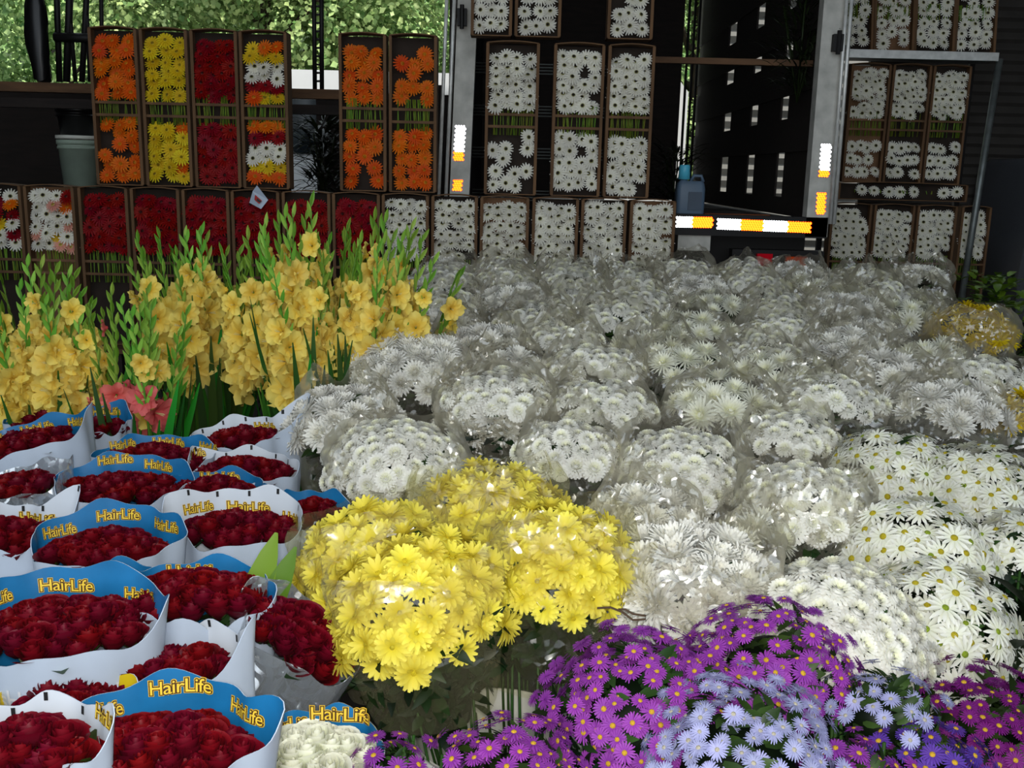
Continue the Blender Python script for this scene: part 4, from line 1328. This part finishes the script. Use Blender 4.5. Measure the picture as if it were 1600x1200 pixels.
def rose_bunch(label, px, py, zr, R, inner, back=.07, seed=1, corners=(), n=28, spots=(60, 90, 120), tilt=(0, 0), ry=.72, lip=.0, heads=None, outer=None, below=.04, ghost=True, head_name='rose', size=.84, twist=0.0, bulge=.04, lw=.07):
    c = at_z(px, py, zr)
    root = empty('rose_bunch', (c.x, c.y, 0)); tag(root, label, 'bouquet', 'wrapped bunches of roses')
    heads = heads or ROSE
    g = random.Random(seed * 11)
    S = Sleeve(R, zr + .004, back * .8, seed, corners, ry, lip)
    rt = Matrix.Translation((0, 0, zr)) @ Euler((tilt[0], tilt[1], twist)).to_matrix().to_4x4() @ Matrix.Translation((0, 0, -zr))
    root.matrix_world = Matrix.Translation((c.x, c.y, 0)) @ rt
    inm = {'blue': paper_blue, 'white': paper_inw, 'yellow': paper_yel, 'film': film_s, 'clear': film}[inner]
    sl = S.build(root, outer or paper, inm)
    if inner in ('blue', 'white') and spots:
        S.lettering(sl, [(d_, 0) for d_ in spots], below=below * .75, width=lw)
        if ghost: S.lettering(sl, [(-118, 0), (-62, .01)], below=.07, mats=[ink_grey], outside=True, layers=1, hsc=1.5)
    if inner == 'white': S.ticks(sl, (35, 62, 90, 118, 146))
    inst('stems', STEMS, root, loc=(0, 0, .01), scale=(.8, .8, zr - .06))
    n = int(n * 1.15)
    for k in range(n):
        a = k * 2.39996 + seed; q = math.sqrt((k + .4) / n) * .85
        x, y = q * (R - .012) * math.cos(a), q * (R - .012) * S.ry * .96 * math.sin(a)
        z = zr - .028 + bulge * (1 - q * q) + g.uniform(-.008, .010)
        nrm = Vector((x * 1.2 + g.uniform(-.18, .18), y * 1.2 + g.uniform(-.18, .18), 1))
        inst(head_name, g.choice(heads), root, mat=frame_to(nrm, (x, y, z - .012), g.uniform(0, 6.28), size * g.uniform(.95, 1.15)))
    mb = MB()
    for k in range(16):
        a = g.uniform(0, 6.28); q = g.uniform(.3, .75)
        p = Vector((q * R * math.cos(a), q * R * S.ry * math.sin(a), zr - .03))
        leaf_blade(mb, p, (g.uniform(-1, 1), g.uniform(-1, 1), .7), (0, 0, 1), .055, .034, tuple(c_ * g.uniform(.6, 1.2) for c_ in lin(40, 70, 30)), rows=4)
    mb.build('leaves', leaf, root)
    return root


ZR = 0.64
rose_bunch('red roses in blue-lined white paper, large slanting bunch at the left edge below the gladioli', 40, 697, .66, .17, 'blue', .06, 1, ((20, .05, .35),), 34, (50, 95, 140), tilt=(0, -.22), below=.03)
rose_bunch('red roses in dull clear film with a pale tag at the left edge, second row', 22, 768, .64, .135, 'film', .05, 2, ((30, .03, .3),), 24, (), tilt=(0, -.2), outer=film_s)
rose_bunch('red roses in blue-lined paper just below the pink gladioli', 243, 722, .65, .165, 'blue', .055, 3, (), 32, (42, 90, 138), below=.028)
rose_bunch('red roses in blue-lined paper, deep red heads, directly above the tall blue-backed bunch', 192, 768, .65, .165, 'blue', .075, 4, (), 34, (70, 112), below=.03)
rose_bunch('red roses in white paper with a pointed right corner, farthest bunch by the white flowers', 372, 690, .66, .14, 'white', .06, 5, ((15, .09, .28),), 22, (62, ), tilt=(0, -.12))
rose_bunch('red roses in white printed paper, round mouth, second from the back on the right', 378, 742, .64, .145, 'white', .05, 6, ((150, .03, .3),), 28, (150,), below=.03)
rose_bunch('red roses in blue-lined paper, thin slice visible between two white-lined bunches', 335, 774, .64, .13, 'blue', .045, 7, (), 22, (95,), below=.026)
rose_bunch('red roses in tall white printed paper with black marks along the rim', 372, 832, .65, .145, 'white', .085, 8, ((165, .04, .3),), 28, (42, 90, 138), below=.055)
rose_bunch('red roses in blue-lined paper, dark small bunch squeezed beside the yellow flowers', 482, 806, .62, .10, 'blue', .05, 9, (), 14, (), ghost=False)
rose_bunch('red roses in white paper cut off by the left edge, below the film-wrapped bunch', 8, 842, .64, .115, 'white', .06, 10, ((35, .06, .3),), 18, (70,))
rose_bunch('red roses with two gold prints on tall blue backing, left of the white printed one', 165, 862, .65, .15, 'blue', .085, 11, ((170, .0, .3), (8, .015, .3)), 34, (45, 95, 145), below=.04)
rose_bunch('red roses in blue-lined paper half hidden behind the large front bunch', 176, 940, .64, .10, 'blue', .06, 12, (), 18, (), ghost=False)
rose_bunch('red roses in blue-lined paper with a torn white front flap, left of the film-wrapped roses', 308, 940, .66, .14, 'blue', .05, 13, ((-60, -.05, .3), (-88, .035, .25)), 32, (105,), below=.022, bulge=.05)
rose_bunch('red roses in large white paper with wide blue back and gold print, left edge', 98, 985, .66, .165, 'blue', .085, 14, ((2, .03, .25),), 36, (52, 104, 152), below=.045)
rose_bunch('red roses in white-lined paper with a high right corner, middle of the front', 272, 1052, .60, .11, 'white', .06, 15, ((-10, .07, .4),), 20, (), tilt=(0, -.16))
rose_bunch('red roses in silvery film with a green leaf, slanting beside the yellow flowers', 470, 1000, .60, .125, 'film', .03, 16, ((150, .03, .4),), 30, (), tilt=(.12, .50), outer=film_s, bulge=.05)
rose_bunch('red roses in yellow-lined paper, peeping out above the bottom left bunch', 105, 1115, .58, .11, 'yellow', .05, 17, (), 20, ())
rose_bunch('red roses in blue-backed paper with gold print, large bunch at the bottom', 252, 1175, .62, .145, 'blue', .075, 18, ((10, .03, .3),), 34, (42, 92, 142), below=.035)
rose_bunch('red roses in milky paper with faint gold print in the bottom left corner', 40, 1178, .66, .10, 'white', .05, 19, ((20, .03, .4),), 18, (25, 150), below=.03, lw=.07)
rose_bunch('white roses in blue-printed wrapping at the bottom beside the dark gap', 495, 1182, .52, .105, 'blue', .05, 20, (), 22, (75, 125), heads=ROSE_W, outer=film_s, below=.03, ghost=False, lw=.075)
# tips of two more printed sleeves rising behind the back bunches
rose_bunch('blue-lined sleeve of roses rising behind the large slanting left bunch', 70, 668, .62, .12, 'blue', .07, 21, ((60, .03, .4),), 12, (70,), below=.03, ghost=False)
rose_bunch('small blue-lined sleeve of roses below the pale left gladioli', 158, 672, .64, .085, 'blue', .07, 22, ((70, .03, .4),), 9, (95,), below=.03, ghost=False)
# long green leaf caught in the silvery film
mb = MB(); p = at_z(372, 960, .62)
leaf_blade(mb, (0, 0, 0), (.25, .1, .9), (0, -1, .3), .24, .06, lin(110, 150, 40), rows=7, droop=.1)
leaf_blade(mb, (.03, .0, .02), (.35, .1, .9), (0, -1, .3), .2, .05, lin(84, 128, 34), rows=7, droop=.1)
mb.tube([(0, 0, -.55), (0, 0, 0), (.03, 0, .02)], .004, 5, lin(84, 128, 34))
o = mb.build('broad_leaf', leaf, loc=(p.x, p.y, p.z - .08)); tag(o, 'broad green leaf standing between the silvery film and the white sleeve', 'leaf')

# ------------------------------------------------------------------ yellow bunches in the white bucket
bk = at_z(775, 1150, .36)
bucket((bk.x, bk.y, 0), .165, .125, .37, white_pl, 'white plastic bucket holding the pale yellow bunches')
fb_ = Vector((bk.x, bk.y, .05))
def yb(label, px, py, z, R, seed, dx, dy, **k):
    mum_bunch('yellow_mum_bunch', label, 'bouquet', 'pale yellow bunches in the white bucket', at_z(px, py, z), R, YEL, 1.0, .0445, seed, film_m=film_y, z_base=.40, skirt=True, r_base=.125, foot=fb_ + Vector((dx, dy, 0)), disc=[DISC_Y], disc_share=.5, **k)
yb('pale yellow chrysanthemums, biggest and nearest bunch, film pulled across its front', 640, 845, .77, .165, 31, -.06, -.04, half=1.75, rim=.0, inward=.05, front_dip=.02)
yb('pale yellow chrysanthemums at the left side, behind the nearest yellow bunch', 562, 800, .77, .15, 32, -.07, .05, half=1.6, rim=.02, inward=.15)
yb('pale yellow chrysanthemums at the back, touching the white button flowers', 760, 738, .79, .17, 33, .02, .08, half=1.5, rim=.03, inward=.1)
yb('pale yellow chrysanthemums at the right side, next to the pure white bunch', 872, 800, .78, .15, 34, .08, .0, half=1.85, rim=.03, inward=.05)

# ------------------------------------------------------------------ white chrysanthemum field
def wb_(kind, px, py, R, seed, label, z=None, film_on=True, **k):
    top = on_field(px, py) if z is None else at_z(px, py, z)
    heads, sp, fs, nm = {'P': (POM, .0455, 1.0, 'button_mum_bunch'), 'S': (BIG, .066, .95, 'white_mum_bunch'), 'K': (SPI, .072, 1.0, 'spiky_mum_bunch')}[kind]
    if film_on and seed >= 56: k['rim'] = k.get('rim', 0) + .07; k['front_dip'] = .13; R *= 1.08
    mum_bunch(nm, label, 'bouquet', 'film-wrapped white bunches', top, R, heads, fs, sp, seed, film_m=film if film_on else None, squash=k.pop('squash', .75), **k)


wb_('S', 1080, 850, .175, 51, 'large pure white chrysanthemums in clear film with a loop of twine, front', z=.72, half=1.6, rim=.05, inward=.0)
wb_('P', 1300, 905, .175, 52, 'creamy button chrysanthemums without film between the purple asters and the daisies', z=.71, film_on=False, half=1.7)
wb_('P', 1262, 745, .155, 53, 'white button chrysanthemums in a film cone left of the daisies', z=.76, half=1.5, rim=.05, inward=.2)
wb_('S', 1010, 785, .13, 54, 'white chrysanthemums dulled by film, directly behind the twine-looped bunch', z=.74, half=1.3, rim=.08, inward=.5)
wb_('K', 1175, 815, .085, 55, 'small cream spider chrysanthemums between two film cones', z=.70, half=1.3, rim=.06, inward=.3)
wb_('P', 622, 672, .175, 56, 'white button chrysanthemums open to view at left, above the yellow bunches', half=1.5, rim=-.03, inward=.2)
wb_('P', 1066, 688, .17, 57, 'white button chrysanthemums in the middle, behind the dulled white bunch', half=1.4, rim=.0, inward=.3)
wb_('P', 895, 672, .14, 58, 'white button chrysanthemums peeping over the yellow back bunch', half=1.4, rim=.03, inward=.4)
wb_('S', 540, 618, .15, 59, 'white chrysanthemums at the left end of the field under heavy film', z=.78, half=1.6, rim=.03, inward=.4)
wb_('S', 648, 530, .19, 60, 'large bunch of white chrysanthemums below the yellow gladioli', z=.88, half=1.6, rim=-.02, inward=.5)
wb_('S', 775, 608, .17, 61, 'white chrysanthemums under glinting film, right of the large left bunch', half=1.3, rim=.04, inward=.6)
wb_('P', 1232, 655, .13, 62, 'white button chrysanthemums with green stems showing, above the film cone', half=1.3, rim=.0, inward=.3)
ROWS = [
    (3.10, -.05, 1.35, 5, 'PPKPS', 'nearest wrapped row'),
    (3.45, -.02, 1.62, 6, 'SPKKSP', 'second wrapped row'),
    (3.82, -.12, 1.62, 6, 'SPKPSK', 'third wrapped row'),
    (4.22, -.30, 1.52, 6, 'SPPKPS', 'fourth wrapped row'),
    (4.66, -.33, 1.85, 8, 'PSPPKPSK', 'fifth wrapped row'),
    (5.10, -.36, 1.9, 8, 'PPPPSPKP', 'sixth wrapped row'),
    (5.52, -.38, 2.25, 9, 'SPPPPPSPS', 'rearmost wrapped row'),
]
sd = 100
for Y, x0, x1, n, kinds, rn in ROWS:
    for k in range(n):
        sd += 1
        g = random.Random(sd)
        x = x0 + (x1 - x0) * k / (n - 1) + g.uniform(-.03, .03); y = Y + g.uniform(-.06, .06)
        z = .72 + .07 * (y - 2.2) + g.uniform(-.015, .03)
        kd = kinds[k]
        heads, sp, fs, nm = {'P': (POM, .053, 1.12, 'button_mum_bunch'), 'S': (BIG, .074, 1.0, 'white_mum_bunch'), 'K': (SPI, .078, 1.05, 'spiky_mum_bunch')}[kd]
        word = {'P': 'button chrysanthemums', 'S': 'large chrysanthemums', 'K': 'spider chrysanthemums'}[kd]
        mum_bunch(nm, 'white %s in clear film, %s from the left in the %s' % (word, ordinal(k), rn), 'bouquet', 'film-wrapped white bunches', Vector((x, y, z)), g.uniform(.175, .20), heads, fs, sp, sd, half=1.15, squash=.6, jitter=.02, film_m=film, rim=g.uniform(.07, .13), front_dip=g.uniform(.08, .17), inward=g.uniform(.3, .65), keep=-.1, amp=.016)
# taller, peaked films before the right-hand cartons
for px, py, lab, kd in ((1345, 425, 'white chrysanthemums under a tall peaked film in front of the lower right cartons', 'P'), (1440, 432, 'cream chrysanthemums under a tall peaked film beside the green foliage', 'K')):
    t = at(px, py, 5.3)
    mum_bunch('peaked_mum_bunch', lab, 'bouquet', 'film-wrapped white bunches', Vector((t.x, t.y, t.z - .10)), .20, POM if kd == 'P' else SPI, 1.15, .06 if kd == 'P' else .09, int(px), half=1.1, film_m=film, rim=.17, inward=.75, keep=-.1, amp=.02, front_dip=.06)

# ------------------------------------------------------------------ daisies
def db(label, px, py, z, R, seed, **k):
    mum_bunch('daisy_bunch', label, 'bouquet', 'white daisy bunches', at_z(px, py, z), R, DAI, 1.0, .040, seed, disc=[DISC_D, DISC_D, DISC_G], jitter=.02, **k)
db('white daisies, back bunch on the left, next to the film cone', 1400, 680, .78, .165, 71, half=1.5)
db('white daisies, back bunch at the right edge under the dark film', 1535, 705, .77, .17, 72, half=1.5)
db('white daisies in the middle of the daisy group with mustard eyes', 1440, 790, .75, .16, 73, half=1.6)
db('white daisies, front bunch hanging over the magenta asters, green and yellow eyes', 1465, 895, .70, .155, 74, half=1.85)
db('small spray of white daisies at the right edge beside the black gap', 1590, 815, .72, .10, 75, half=1.5)

# golden and green bunches at the right edge
for px, py, z, R, s, lab, hd in ((1520, 482, .90, .20, 81, 'golden yellow daisies under film at the right, in front of green foliage', GOLD), (1605, 622, .80, .12, 82, 'golden yellow daisies in film cut by the right edge', GOLD)):
    mum_bunch('golden_daisy_bunch', lab, 'bouquet', 'golden yellow bunches', at_z(px, py, z), R, hd, 1.25, .062, s, film_m=film, half=1.4, rim=.03, inward=.3, disc=[DISC_Y])
a = at(1560, 455, 5.2)
leaf_clump('green_foliage_bunch', (a.x, a.y, .0), .26, a.z + .08, 620, 12, 'bright green leafy bunch at the right edge behind the golden daisies', 'foliage', lin(50, 92, 24), lin(120, 168, 44), .07, w=.6)
a = at(1585, 1000, 1.9)
leaf_clump('dark_foliage', (a.x + .02, a.y, 0), .20, .62, 420, 14, 'dark foliage in the shade right of the front daisies', 'foliage', lin(16, 26, 12), lin(34, 50, 24), .09, w=.4)

# ------------------------------------------------------------------ asters
def ab(label, col, px, py, z, R, seed, half=1.5, fs=.86, sp=.0275, disc=DISC_A, **k):
    mum_bunch('aster_bunch', label, 'bouquet', 'bunches of asters', at_z(px, py, z), R, ASTER[col], fs, sp, seed, half=half, disc=[disc], jitter=.028, upward=.35, **k)
ab('purple asters, left front bunch touching the twine-looped white flowers', 'purple', 1000, 1010, .68, .15, 91, 1.7)
ab('purple asters, tallest bunch, in front of the creamy button flowers', 'purple', 1215, 960, .72, .135, 92, 1.7)
ab('purple asters, low middle bunch between the left and the tallest one', 'purple', 1110, 1020, .66, .10, 93, 1.6)
ab('purple asters at the bottom, in front of the white bucket', 'purple', 800, 1150, .60, .12, 94, 1.5)
ab('small purple aster sprig at the bottom beside the white roses', 'purple', 612, 1165, .56, .055, 95, 1.5)
ab('lavender-blue asters, big front bunch at the bottom', 'lavender', 1165, 1085, .68, .15, 96, 1.7, disc=DISC_L)
ab('pale lavender asters with long green stems, right of the tallest purple bunch', 'lavender', 1385, 1050, .67, .09, 97, 1.4, disc=DISC_L, sp=.036)
ab('magenta asters in shade at the right bottom corner', 'magenta', 1540, 1070, .60, .17, 98, 1.6)
ab('violet-blue asters between the lavender and the magenta ones', 'violet', 1450, 1140, .60, .09, 99, 1.5)
ab('magenta-purple asters at the very bottom beneath the violet ones', 'purple', 1340, 1170, .60, .08, 90, 1.4)
# loop of twine on the white bunch
pts = [at_z(x, y, .735 - .06 * (y - 850) / 100) + Vector((0, -.05, 0)) for x, y in ((930, 932), (950, 931), (968, 938), (984, 950), (1003, 949), (1004, 944), (985, 941), (972, 934), (962, 934))]
mb = MB(); mb.tube(pts, .0022, 6)
o = mb.build('twine', twine); tag(o, 'loop of brown twine lying on the film of the pure white front bunch', 'twine')
